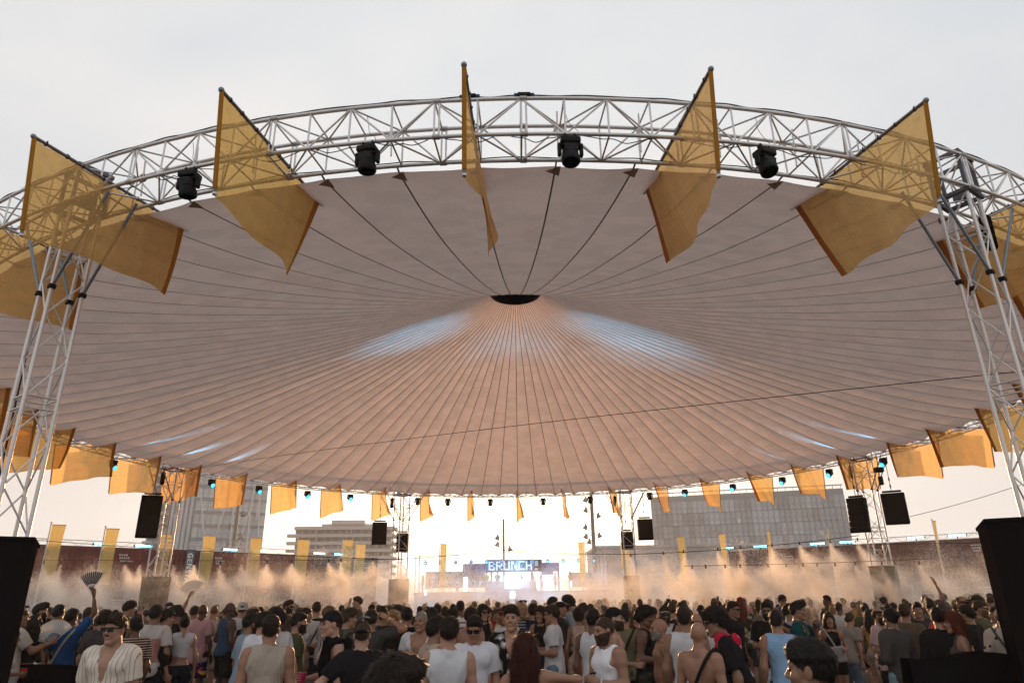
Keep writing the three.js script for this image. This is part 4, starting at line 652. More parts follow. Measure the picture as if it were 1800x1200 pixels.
const bucketGeo = () => once('bucket', () => new THREE.LatheGeometry([[0.001, 0.13], [0.06, 0.128], [0.084, 0.115], [0.097, 0.04], [0.10, 0.035], [0.138, 0.002], [0.14, 0.006], [0.102, 0.045]].map(([x, y]) => new THREE.Vector2(x, y)), 28).scale(1, 1, 1.1).translate(0, 0.01, -0.01));
const brimGeo = () => once('brim', () => new THREE.LatheGeometry([[0.001, 0.125], [0.05, 0.128], [0.08, 0.115], [0.096, 0.045], [0.155, 0.048], [0.157, 0.054], [0.09, 0.056]].map(([x, y]) => new THREE.Vector2(x, y)), 28).scale(1, 1, 1.12).translate(0, 0.01, -0.01));
const glassesGeo = () => once('glasses', () => merge([rbox(0.056, 0.040, 0.010, 0.004).rotateY(0.14).translate(0.036, 0.011, 0.104), rbox(0.056, 0.040, 0.010, 0.004).rotateY(-0.14).translate(-0.036, 0.011, 0.104), boxGeo(0.026, 0.007, 0.008, 0, 0.021, 0.108), boxGeo(0.005, 0.010, 0.115, 0.071, 0.018, 0.045), boxGeo(0.005, 0.010, 0.115, -0.071, 0.018, 0.045)]));
const eyeGeo = () => once('eye', () => new THREE.SphereGeometry(0.0095, 10, 8)), browGeo = (s) => once('brow' + s, () => barGeo(V(0.016 * s, 0.030, 0.088), V(0.046 * s, 0.031, 0.077), 0.004, 6));
// ---- hands; wrist at the origin, fingers towards -y, palm towards +z, thumb towards +x
function handPrims(curl) {
  const P = [cap(V(0, 0.01, 0), V(0, -0.03, 0), 0.024, 0.024), cap(V(-0.024, -0.03, 0), V(-0.027, -0.085, 0.002), 0.0145, 0.0125), cap(V(-0.008, -0.03, 0), V(-0.009, -0.09, 0.002), 0.0155, 0.0125), cap(V(0.008, -0.03, 0), V(0.009, -0.092, 0.002), 0.0155, 0.0125), cap(V(0.022, -0.03, 0.001), V(0.027, -0.088, 0.002), 0.0155, 0.0125)];
  const F = [];
  [[-0.028, 0.026, 0.0075], [-0.0095, 0.032, 0.0085], [0.0092, 0.034, 0.0088], [0.0275, 0.031, 0.0085]].forEach(([x, l, r], i) => {
    let p = V(x, -0.09, 0.002), a = curl * 0.75; for (let k = 0; k < 3; k++) { const L = l * [1.15, 0.8, 0.6][k], q = p.clone().add(V((i - 1.5) * 0.0012, -Math.cos(a) * L, Math.sin(a) * L)); F.push([cap(p, q, r - k * 0.0006, r - (k + 1) * 0.0007)]); p = q; a += curl * 0.95; }
  });
  const t0 = V(0.026, -0.03, 0.008), t1 = V(0.047, -0.058, 0.018 + curl * 0.012), t2 = V(0.050 - curl * 0.012, -0.088, 0.026 + curl * 0.022); F.push([cap(t0, t1, 0.0135, 0.0105), cap(t1, t2, 0.0105, 0.0085)]);
  return [P, F];
}
const handGeo = (kind, res) => once(`hand${kind}${res}`, () => { const [P, F] = handPrims(kind === 'grip' ? 0.95 : 0.38), palm = field(P, 0.014), fs = F.map((p) => field(p, 0.004)); return nets((x, y, z) => { let d = palm(x, y, z), m = 1e3; for (const f of fs) m = Math.min(m, f(x, y, z)); return smin(d, m, 0.006); }, [-0.06, -0.21, -0.04], [0.08, 0.05, 0.13], CELL[res].hand); });
// ---- skeleton
const ARM = { down: [0.225, 1.15, -0.03, 0.235, 0.90, 0.05], back: [0.22, 1.15, -0.06, 0.20, 0.90, 0.0], cup: [0.225, 1.15, -0.05, 0.14, 1.14, 0.20], phone: [0.235, 1.17, 0.0, 0.055, 1.20, 0.24], mouth: [0.32, 1.32, 0.14, 0.10, 1.47, 0.21], up: [0.27, 1.66, 0.06, 0.22, 1.93, 0.10], head: [0.42, 1.52, 0.02, 0.15, 1.70, 0.0], hip: [0.39, 1.20, -0.08, 0.20, 1.03, 0.06], fwd: [0.24, 1.20, 0.16, 0.16, 1.30, 0.40], out: [0.42, 1.26, 0.04, 0.47, 1.40, 0.24], over: [0.42, 1.42, 0.12, 0.34, 1.36, 0.38], cross: [0.28, 1.18, 0.02, -0.02, 1.18, 0.21], swing: [0.225, 1.17, -0.10, 0.24, 0.93, -0.12] };
function skeleton(o) {
  const f = o.sex === 'f', sw = f ? 0.145 : 0.166, hw = f ? 0.092 : 0.085, J = {};
  J.pelvis = V(0, 0.96, 0); J.waist = V(0, 1.10, 0.0); J.chest = V(0, 1.29, 0.0); J.neck = V(0, 1.475, -0.015); J.head = V(0, 1.625, 0.02);
  for (const [n, s, arm] of [['L', 1, o.arms?.[0] ?? 'down'], ['R', -1, o.arms?.[1] ?? 'down']]) {
    const a = typeof arm === 'string' ? ARM[arm] : arm, sh = V(s * sw, 1.425 + (a[1] > 1.4 ? 0.03 : 0), -0.01), e0 = V(s * a[0], a[1], a[2]), w0 = V(s * a[3], a[4], a[5]);
    J['sh' + n] = sh; J['el' + n] = sh.clone().add(e0.sub(sh).setLength(0.285)); J['wr' + n] = J['el' + n].clone().add(w0.sub(J['el' + n]).setLength(0.255));
    const st = o.step ?? 0; J['hip' + n] = V(s * hw, 0.93, 0); J['kn' + n] = V(s * (hw + 0.015 + (o.wide ?? 0)), 0.50, 0.03 + s * st * 0.5); J['an' + n] = V(s * (hw + 0.02 + (o.wide ?? 0) * 1.6), 0.09, -0.02 + s * st);
  }
  const lean = o.lean ?? 0, side = o.side ?? 0;
  if (lean || side) { const m = new THREE.Matrix4().makeRotationFromEuler(new THREE.Euler(lean, 0, side)), c = V(0, 0.96, 0); for (const k of Object.keys(J)) if (!/hip|kn|an|pelvis/.test(k)) { const w = k === 'waist' ? 0.5 : 1; J[k].lerp(J[k].clone().sub(c).applyMatrix4(m).add(c), w); } }
  J.lean = lean; return J;
}
function torso(J, o, grow) {
  const f = o.sex === 'f', g = (o.girth ?? 1), G = grow, mid = J.waist.clone().lerp(J.chest, 0.15);
  const P = [ell(J.chest.clone().add(V(0, 0.01, 0)), V((f ? 0.128 : 0.150) * g + G, 0.185 + G, (f ? 0.095 : 0.106) * g + G)), ell(mid, V((f ? 0.110 : 0.132) * g + G, 0.16 + G, (f ? 0.09 : 0.104) * g * (g > 1.08 ? 1.12 : 1) + G)), ell(J.pelvis.clone().add(V(0, 0.01, -0.008)), V((f ? 0.158 : 0.148) * g + G, 0.135 + G, 0.108 * g + G)),
    cap(J.neck.clone().add(V(0, 0.0, 0)), J.shL.clone().lerp(J.neck, 0.2), 0.052 + G * 0.6, 0.05 + G), cap(J.neck.clone(), J.shR.clone().lerp(J.neck, 0.2), 0.052 + G * 0.6, 0.05 + G), cap(J.shL.clone().lerp(J.chest, 0.16), J.shL.clone().lerp(J.chest, 0.3), 0.062 + G, 0.075 + G), cap(J.shR.clone().lerp(J.chest, 0.16), J.shR.clone().lerp(J.chest, 0.3), 0.062 + G, 0.075 + G)];
  if (f) { P.push(ell(J.chest.clone().add(V(0.062, -0.005, 0.082)), V(0.056 + G, 0.056 + G, 0.05 + G)), ell(J.chest.clone().add(V(-0.062, -0.005, 0.082)), V(0.056 + G, 0.056 + G, 0.05 + G))); }
  else P.push(ell(J.chest.clone().add(V(0.07, 0.05, 0.066)), V(0.075 + G, 0.055 + G, 0.045 + G)), ell(J.chest.clone().add(V(-0.07, 0.05, 0.066)), V(0.075 + G, 0.055 + G, 0.045 + G)), ell(J.chest.clone().add(V(0.075, 0.05, -0.060)), V(0.075 + G, 0.10 + G, 0.036 + G)), ell(J.chest.clone().add(V(-0.075, 0.05, -0.060)), V(0.075 + G, 0.10 + G, 0.036 + G)));
  P.push(ell(J.pelvis.clone().add(V(0.07, -0.04, -0.06)), V(0.078 * g + G, 0.085 + G, 0.072 + G)), ell(J.pelvis.clone().add(V(-0.07, -0.04, -0.06)), V(0.078 * g + G, 0.085 + G, 0.072 + G)));
  return P;
}
const armPrims = (J, n, m, grow) => [cap(J['sh' + n], J['el' + n], 0.050 * m + grow, 0.038 * m + grow), cap(J['el' + n], J['wr' + n], 0.043 * m + grow, 0.0275 + grow), cap(J['el' + n].clone().lerp(J['wr' + n], 0.1), J['el' + n].clone().lerp(J['wr' + n], 0.4), 0.043 * m + grow, 0.038 * m + grow), cap(J['sh' + n].clone().lerp(J['el' + n], 0.0), J['sh' + n].clone().lerp(J['el' + n], 0.25), 0.055 * m + grow, 0.052 * m + grow)];
const legPrims = (J, n, m, grow) => [cap(J['hip' + n], J['kn' + n], 0.088 * m + grow, 0.055 * m + grow), cap(J['kn' + n], J['an' + n], 0.054 * m + grow, 0.034 + grow), cap(J['kn' + n].clone().lerp(J['an' + n], 0.18).add(V(0, 0, -0.02)), J['kn' + n].clone().lerp(J['an' + n], 0.4).add(V(0, 0, -0.018)), 0.052 * m + grow, 0.045 * m + grow), cap(J['an' + n].clone().add(V(0, -0.045, -0.02)), J['an' + n].clone().add(V(0, -0.06, 0.14)), 0.036, 0.026)];
const poseKey = (o) => [o.sex ?? 'm', (o.arms ?? []).join('/'), o.lean ?? 0, o.side ?? 0, o.girth ?? 1, o.step ?? 0, o.wide ?? 0].join('|');
const BLO = [-0.72, -0.02, -0.62], BHI = [0.72, 2.12, 0.72];
function bodyGeo(o, res) {
  return once(`body${poseKey(o)}|${o.grip ?? ''}|${o.nod ?? 0}|${o.turn ?? 0}|${o.tilt ?? 0}|${res}`, () => {
    const J = skeleton(o), m = (o.sex === 'f' ? 0.80 : 1.0) * (o.mus ?? 1), g = o.girth ?? 1;
    const P = [...torso(J, o, 0), ...armPrims(J, 'L', m, 0), ...armPrims(J, 'R', m, 0), ...legPrims(J, 'L', g * (o.sex === 'f' ? 0.98 : 1), 0), ...legPrims(J, 'R', g * (o.sex === 'f' ? 0.98 : 1), 0), cap(J.neck.clone().add(V(0, -0.02, 0)), J.head.clone().add(V(0, -0.10, -0.03)), 0.056 * (o.sex === 'f' ? 0.86 : 1.05), 0.052 * (o.sex === 'f' ? 0.86 : 1.05))];
    const body = nets(field(P, 0.028), BLO, BHI, CELL[res].body), parts = [body, headGeo(o.sex ?? 'm', res).clone().applyMatrix4(headMatrix(o))];
    for (const n of ['L', 'R']) { const h = handGeo((o.grip ?? '').includes(n) ? 'grip' : 'relaxed', res).clone(), M = handMatrix(J, n); h.applyMatrix4(M); if (M.determinant() < 0) { const a = h.index.array; for (let i = 0; i < a.length; i += 3) { const t = a[i]; a[i] = a[i + 1]; a[i + 1] = t; } } parts.push(h); }
    return mergeGeometries(parts);
  });
}
function headMatrix(o) { const J = skeleton(o); return new THREE.Matrix4().makeTranslation(J.head.x, J.head.y, J.head.z).multiply(new THREE.Matrix4().makeRotationFromEuler(new THREE.Euler((o.nod ?? 0) + (o.lean ?? 0) * 0.4, R(o.turn ?? 0), R(o.tilt ?? 0), 'YXZ'))); }
function handMatrix(J, n) {
  const s = n === 'L' ? 1 : -1, y = J['el' + n].clone().sub(J['wr' + n]).normalize(), hint = V(-s, 0.15, 0.35); let z = hint.sub(y.clone().multiplyScalar(hint.dot(y))).normalize();
  const x = y.clone().cross(z); const M = new THREE.Matrix4().makeBasis(x, y, z); const fwd = V(0, 0.6, 1).dot(x); if (fwd < 0) M.multiply(new THREE.Matrix4().makeScale(-1, 1, 1));
  return M.setPosition(J['wr' + n]);
}
const gripPoint = (o, n) => { const J = skeleton(o); return V(0, -0.075, 0.042).applyMatrix4(handMatrix(J, n)); };
const wr1 = (x, y, z) => 0.026 * (noise(x * 12 + 3 + y * 3, y * 7 + y * x * 8, z * 12) - 0.5) + 0.011 * (noise(x * 27 - y * 6, y * 15 + x * 11, z * 27) - 0.5);
// ---- clothes
function topGeo(o, res) {
  const [type, , q = {}] = o.top;
  return once(`top${type}${q.hem ?? ''}${q.sl ?? ''}|${poseKey(o)}|${res}`, () => {
    const J = skeleton(o), m = (o.sex === 'f' ? 0.80 : 1.0) * (o.mus ?? 1), loose = { tee: 0.016, shirt: 0.019, open: 0.019, tank: 0.011, sleeveless: 0.014, crop: 0.010, lace: 0.010, dress: 0.014 }[type];
    const T = torso(J, o, loose), hem = q.hem ?? { tee: 0.86, shirt: 0.85, open: 0.85, tank: 0.90, sleeveless: 0.86, crop: 1.13, lace: 1.14, dress: 0.62 }[type];
    if (hem < 0.95) T.push(cap(V(0, 1.05, 0), V(0, hem - 0.03, 0.005), 0.125 * (o.girth ?? 1) + loose * 0.5, 0.138 * (o.girth ?? 1) + loose), ell(V(0, hem + 0.04, 0), V(0.160 * (o.girth ?? 1) + loose * 1.1, 0.16, 0.122 * (o.girth ?? 1) + loose * 1.2)));
    const tf = field(T, 0.035), sl = q.sl ?? { tee: 0.72, shirt: 0.8, open: 0.78 }[type] ?? 0, sleeves = [];
    if (sl) for (const n of ['L', 'R']) {
      const a = J['sh' + n], e = J['el' + n], w = J['wr' + n], end = sl <= 1 ? a.clone().lerp(e, sl) : e.clone().lerp(w, sl - 1), dir = (sl <= 1 ? e.clone().sub(a) : w.clone().sub(e)).normalize();
      const pr = [cap(a, sl <= 1 ? a.clone().lerp(e, sl + 0.12) : e, 0.063 * m + loose * 0.9, (sl <= 1 ? 0.059 : 0.052) * m + loose)]; if (sl > 1) pr.push(cap(e, e.clone().lerp(w, sl - 0.9), 0.055 * m + loose, 0.044 + loose)); sleeves.push([field(pr, 0.02), end, dir]);
    }
    const nb = J.neck, low = { tee: 0.018, shirt: 0.03, open: 0.03, tank: 0.10, sleeveless: 0.02, crop: 0.16, lace: 0.2, dress: 0.13 }[type], arm = { tank: 0.125, sleeveless: 0.162, crop: 0.12, lace: 0.2, dress: 0.12 }[type] * (o.sex === 'f' ? 0.9 : 1.02);
    const ln = J.lean, cs = Math.cos(ln), sn = Math.sin(ln);
    return nets((x, y, z) => {
      let d = tf(x, y, z);
      if (arm) { const ty = (y - 0.96) * cs + z * sn + 0.96; d = Math.max(d, (Math.abs(x) - arm - Math.max(0, 1.34 - ty) * 0.75) * 0.9); }
      for (const [f, e, n] of sleeves) d = smin(d, Math.max(f(x, y, z), (x - e.x) * n.x + (y - e.y) * n.y + (z - e.z) * n.z), 0.016);
      d += wr1(x, y, z) * (type === 'tank' || type === 'crop' || type === 'lace' ? 0.5 : 1);
      d = Math.max(d, hem + 0.012 * Math.sin(x * 17 + z * 9) - y);
      const nx = x - nb.x, ny = y - nb.y - 0.045, nz = z - nb.z - 0.012, k = z > nb.z ? low : low * (type === 'tank' ? 0.45 : type === 'lace' ? 1.0 : 0.15), nd = Math.hypot(nx * (type === 'tank' ? 0.86 : 0.95), nz, ny < 0 ? ny * 0.062 / (0.062 + k) : ny) - 0.068;
      d = -smin(-d, nd, 0.008);
      if (type === 'open') { const ty = (y - 0.96) * cs + z * sn + 0.96; d = Math.max(d, -Math.max(Math.abs(x + 0.01) - (ty - (q.v ?? 0.95)) * 0.24, (q.v ?? 0.95) - ty, -z + 0.02)); }
      return d;
    }, BLO, BHI, CELL[res].cloth);
  });
}
function bottomGeo(o, res) {
  const type = o.bot?.[0] ?? 'shorts';
  return once(`bot${type}|${poseKey(o)}|${res}`, () => {
    const J = skeleton(o), g = o.girth ?? 1, pel = torso(J, o, 0.010).filter((q) => q[2] < 1.0 || (q[0] === 1 && q[2] < 1.02)), end = { shorts: 0.56, hot: 0.74, pants: 0.08, skirt: 0.5 }[type], L = [];
    for (const n of ['L', 'R']) { const h = J['hip' + n], k = J['kn' + n], a = J['an' + n]; if (type === 'pants') L.push(cap(h, k, 0.098 * g, 0.074 * g), cap(k, a, 0.074 * g, 0.062)); else if (type === 'skirt') L.push(cap(h, k, 0.12, 0.16)); else L.push(cap(h, k, 0.102 * g, (type === 'hot' ? 0.088 : 0.098) * g)); }
    const f = field([...pel, cap(V(0, 0.98, -0.005), V(0, 1.0, -0.005), 0.125 * g), ...L], 0.025);
    return nets((x, y, z) => Math.max(f(x, y, z) + wr1(x + 5, y, z) * 0.8, end + 0.008 * Math.sin(x * 40) - y, y - (o.rise ?? 1.03)), BLO, [BHI[0], 1.2, BHI[2]], CELL[res].cloth * 1.15);
  });
}
const SKIN = { pale: [0.50, 0.30, 0.22], fair: [0.44, 0.25, 0.175], tan: [0.36, 0.19, 0.125], olive: [0.30, 0.165, 0.105], brown: [0.165, 0.08, 0.05], dark: [0.075, 0.036, 0.024] };
const skinBump = noiseTex(128, (u, v) => 0.5 * noise(u * 60, v * 60, 2) + 0.5 * fbm(u * 9, v * 9, 4, 3), 0, 1);
const skinMap = noiseTex(128, (u, v) => fbm(u * 8, v * 8, 3, 4), 0.86, 1, { srgb: true, g: 0.985, b: 0.97 });
for (const t of [skinBump, skinMap]) t.repeat.set(3, 3);
const skinMat = (k) => once('skin' + k, () => phys(...SKIN[k], 0.52, { map: skinMap, bumpMap: skinBump, bumpScale: 0.0006, sheen: 0.15, sheenRoughness: 0.5 }));
const HAIR = { black: [0.012, 0.009, 0.008], dark: [0.022, 0.014, 0.010], brown: [0.045, 0.025, 0.015], light: [0.13, 0.075, 0.04], blond: [0.30, 0.19, 0.085], red: [0.13, 0.022, 0.010], auburn: [0.055, 0.012, 0.009], grey: [0.22, 0.20, 0.18] };
const hairBump = noiseTex(128, (u, v) => noise(u * 64, v * 5, 3), 0, 1); hairBump.repeat.set(9, 4);
const hairMat = (k) => once('hair' + k, () => phys(...HAIR[k], 0.55, { bumpMap: hairBump, bumpScale: 0.006, specularIntensity: 0.45 }));
const weaveBump = noiseTex(128, (u, v) => 0.5 * noise(u * 64, v * 64, 7) + 0.5 * fbm(u * 6, v * 6, 2, 4), 0, 1); weaveBump.repeat.set(4, 4);
const fadeMap = noiseTex(128, (u, v) => fbm(u * 6, v * 6, 13, 4), 0.88, 1, { srgb: true });
const PRINT = {
  vstripe: (a, b, n = 16) => canvasTex(256, 8, (c, w, h) => { c.fillStyle = a; c.fillRect(0, 0, w, h); c.fillStyle = b; for (let i = 0; i < n; i++) c.fillRect(i * w / n + 2, 0, w / n * 0.13, h); }, [2.2, 1]),
  wstripe: (a, b, n = 12) => canvasTex(256, 8, (c, w, h) => { c.fillStyle = a; c.fillRect(0, 0, w, h); c.fillStyle = b; for (let i = 0; i < n; i++) c.fillRect(i * w / n, 0, w / n * 0.5, h); }, [2.4, 1]),
  rib: (a, b) => canvasTex(256, 256, (c, w, h) => { c.fillStyle = a; c.fillRect(0, 0, w, h); c.fillStyle = b; for (let i = 0; i < 24; i++) for (let j = 0; j < 24; j++) c.fillRect(i * w / 24 + 2, j * h / 24 + ((i % 2) * 5), 4, 6); }, [2, 2]),
  hstripe: (a, b, n = 20) => canvasTex(8, 256, (c, w, h) => { c.fillStyle = a; c.fillRect(0, 0, w, h); c.fillStyle = b; for (let i = 0; i < n; i++) c.fillRect(0, i * h / n, w, h / n * 0.4); }, [1, 2]),
  leaf: (a, b) => canvasTex(256, 256, (c, w, h) => { c.fillStyle = a; c.fillRect(0, 0, w, h); c.strokeStyle = b; c.lineCap = 'round'; for (let i = 0; i < 26; i++) { const x = rnd() * w, y = rnd() * h, t = rnd() * 6.3; for (let k = -4; k <= 4; k++) { c.lineWidth = 5 - Math.abs(k) * 0.6; c.beginPath(); c.moveTo(x, y); c.quadraticCurveTo(x + Math.cos(t + k * 0.2) * 18, y + Math.sin(t + k * 0.2) * 18, x + Math.cos(t + k * 0.34) * 34, y + Math.sin(t + k * 0.34) * 34); c.stroke(); } } }, [2.4, 2.4]),
  spots: (a, b, c2) => canvasTex(256, 256, (c, w, h) => { c.fillStyle = a; c.fillRect(0, 0, w, h); for (let i = 0; i < 14; i++) { c.fillStyle = i % 3 ? b : c2; c.beginPath(); c.ellipse(rnd() * w, rnd() * h, rr(6, 13), rr(6, 13), rnd() * 3, 0, 6.3); c.fill(); } }, [2.0, 2.0]),
  floral: (a, cols) => canvasTex(256, 256, (c, w, h) => { c.fillStyle = a; c.fillRect(0, 0, w, h); for (let i = 0; i < 70; i++) { c.fillStyle = cols[i % cols.length]; c.beginPath(); c.ellipse(rnd() * w, rnd() * h, rr(6, 22), rr(4, 14), rnd() * 3, 0, 6.3); c.fill(); } }, [2.2, 2.2]),
  speck: (a, b) => canvasTex(256, 256, (c, w, h) => { c.fillStyle = a; c.fillRect(0, 0, w, h); c.fillStyle = b; for (let i = 0; i < 900; i++) c.fillRect(rnd() * w, rnd() * h, rr(1, 4), rr(1, 4)); }, [2.5, 2.5]),
};
const clothMat = (spec) => once('cloth' + JSON.stringify(spec), () => {
  if (Array.isArray(spec) && typeof spec[0] === 'string') return phys(1, 1, 1, 0.9, { specularIntensity: 0.25, map: once('print' + JSON.stringify(spec), () => PRINT[spec[0]](...spec.slice(1))), bumpMap: weaveBump, bumpScale: 0.001 });
  return phys(...spec, 0.9, { specularIntensity: 0.25, map: fadeMap, bumpMap: weaveBump, bumpScale: 0.001 });
});
const SHADES = std(0.008, 0.008, 0.01, 0.12), EYE_M = std(0.03, 0.02, 0.015, 0.15), SHOE = std(0.6, 0.58, 0.55, 0.7), SHOE_D = std(0.02, 0.02, 0.022, 0.6);
const shoeGeo = () => once('shoe', () => rbox(0.095, 0.09, 0.275, 0.035, 0, 0.045, 0.055));
function person(o) {
  const dist = Math.hypot(o.p[0], o.p[1]), res = o.res ?? (dist < 7.8 ? 'near' : dist < 13.2 ? 'mid' : 'far'), s = (o.h ?? 1.75) / (1.75 + ((o.hat ? 0.02 : 0) + (o.lean ? -0.79 * (1 - Math.cos(o.lean)) : 0)));
  const g = thing('person', o.label, 'person', [o.p[0], o.y ?? 0, o.p[1]], R(o.f ?? 180) + Math.atan2(-o.p[0], -o.p[1]), o.group ?? 'festival crowd'); g.scale.setScalar(s);
  mesh('body', bodyGeo(o, res), skinMat(o.skin ?? 'fair'), g);
  const HM = headMatrix(o), put = (m) => { HM.decompose(m.position, m.quaternion, m.scale); return m; };
  const hc = o.hair?.[1] ?? 'dark', back = Math.abs(((o.f ?? 180) + (o.turn ?? 0) + 540) % 360 - 180) > 115;
  if (o.hair && o.hair[0] !== 'none') put(mesh('hair', hairGeo(o.hair[0], res), hairMat(hc), g));
  if (o.beard) put(mesh('beard', beardGeo('m', res), hairMat(o.beard === 1 ? hc : o.beard), g));
  if (o.hat) { const [t, c, rev] = o.hat, m = put(mesh(t === 'cap' ? 'cap' : 'hat', t === 'cap' ? capGeo(res) : t === 'bucket' ? bucketGeo() : brimGeo(), clothMat(c), g)); if (rev) m.rotateY(R(rev)); }
  if (o.sun) put(mesh('sunglasses', glassesGeo(), SHADES, g));
  if (o.onhead) { const m = put(mesh('sunglasses', glassesGeo(), SHADES, g)); m.translateY(0.075); m.translateZ(-0.028); m.rotateX(-0.55); }
  if (!o.sun && res !== 'far' && !back) { for (const x of [-0.0315, 0.0315]) { const e = put(mesh('eye', eyeGeo(), EYE_M, g)); e.translateX(x); e.translateY(0.010); e.translateZ(0.0805); put(mesh('eyebrow', browGeo(Math.sign(x)), hairMat(hc === 'blond' ? 'light' : hc), g)); } }
  if (o.top && o.top[0] !== 'none') mesh('top', topGeo(o, res), clothMat(o.top[1]), g);
  mesh(o.bot?.[0] === 'pants' ? 'trousers' : o.bot?.[0] === 'skirt' ? 'skirt' : 'shorts', bottomGeo(o, res), clothMat(o.bot?.[1] ?? [0.03, 0.03, 0.035]), g);
  const J = skeleton(o); for (const n of ['L', 'R']) mesh('shoe', shoeGeo(), o.dshoe ? SHOE_D : SHOE, g, [J['an' + n].x, 0.0, J['an' + n].z - 0.01]);
  if (o.bag) {   // strap across the back and chest, pouch at its low end
    const [c, sd, pouch] = o.bag, m = clothMat(c), k = o.girth ?? 1, pts = []; const A = J.shL.clone().lerp(J.neck, 0.35);
    for (let i = 0; i <= 28; i++) { const a = i / 28 * Math.PI * 2, yy = 1.215 + Math.cos(a) * 0.29, xx = Math.cos(a) * 0.135 * -sd * k, zz = Math.sin(a) * (0.135 * k + 0.015); pts.push(V(xx * 1.05, yy, zz)); }
    const curve = new THREE.CatmullRomCurve3(pts, true); const tg = new THREE.TubeGeometry(curve, 60, 0.016, 6, true); mesh('bag_strap', tg, m, g);
    const pg = mesh('bag_pouch', rbox(...(pouch?.size ?? [0.26, 0.15, 0.09]), 0.035), clothMat(pouch?.col ?? c), g, pouch?.at ?? [0.10 * sd, 0.98, -0.17 * k], [0, 0, 0.12 * sd]);
    if (pouch?.zip) mesh('bag_zip', boxGeo(0.2, 0.008, 0.006, 0, 0.03, -0.047), std(0.02, 0.02, 0.02, 0.5), pg);
  }
  if (o.band) for (const [n, c] of o.band) { const w = J['wr' + n].clone(), d = J['el' + n].clone().sub(w).normalize(); w.addScaledVector(d, 0.02); const t = mesh('wristband', new THREE.TorusGeometry(0.032, 0.008, 6, 18), std(...c, 0.5), g, [w.x, w.y, w.z]); t.quaternion.setFromUnitVectors(V(0, 0, 1), d); }
  if (o.chain) mesh('necklace', new THREE.TorusGeometry(0.078, 0.006, 6, 32).rotateX(Math.PI / 2 + 0.35), std(0.03, 0.025, 0.02, 0.4, { metalness: 0.5 }), g, [J.neck.x, J.neck.y - 0.002, J.neck.z + 0.02]);
  if (o.extra) o.extra(g, o, J);
  g.updateMatrixWorld(true); o.world = (v) => v.applyMatrix4(g.matrixWorld); o.node = g; return o;
}
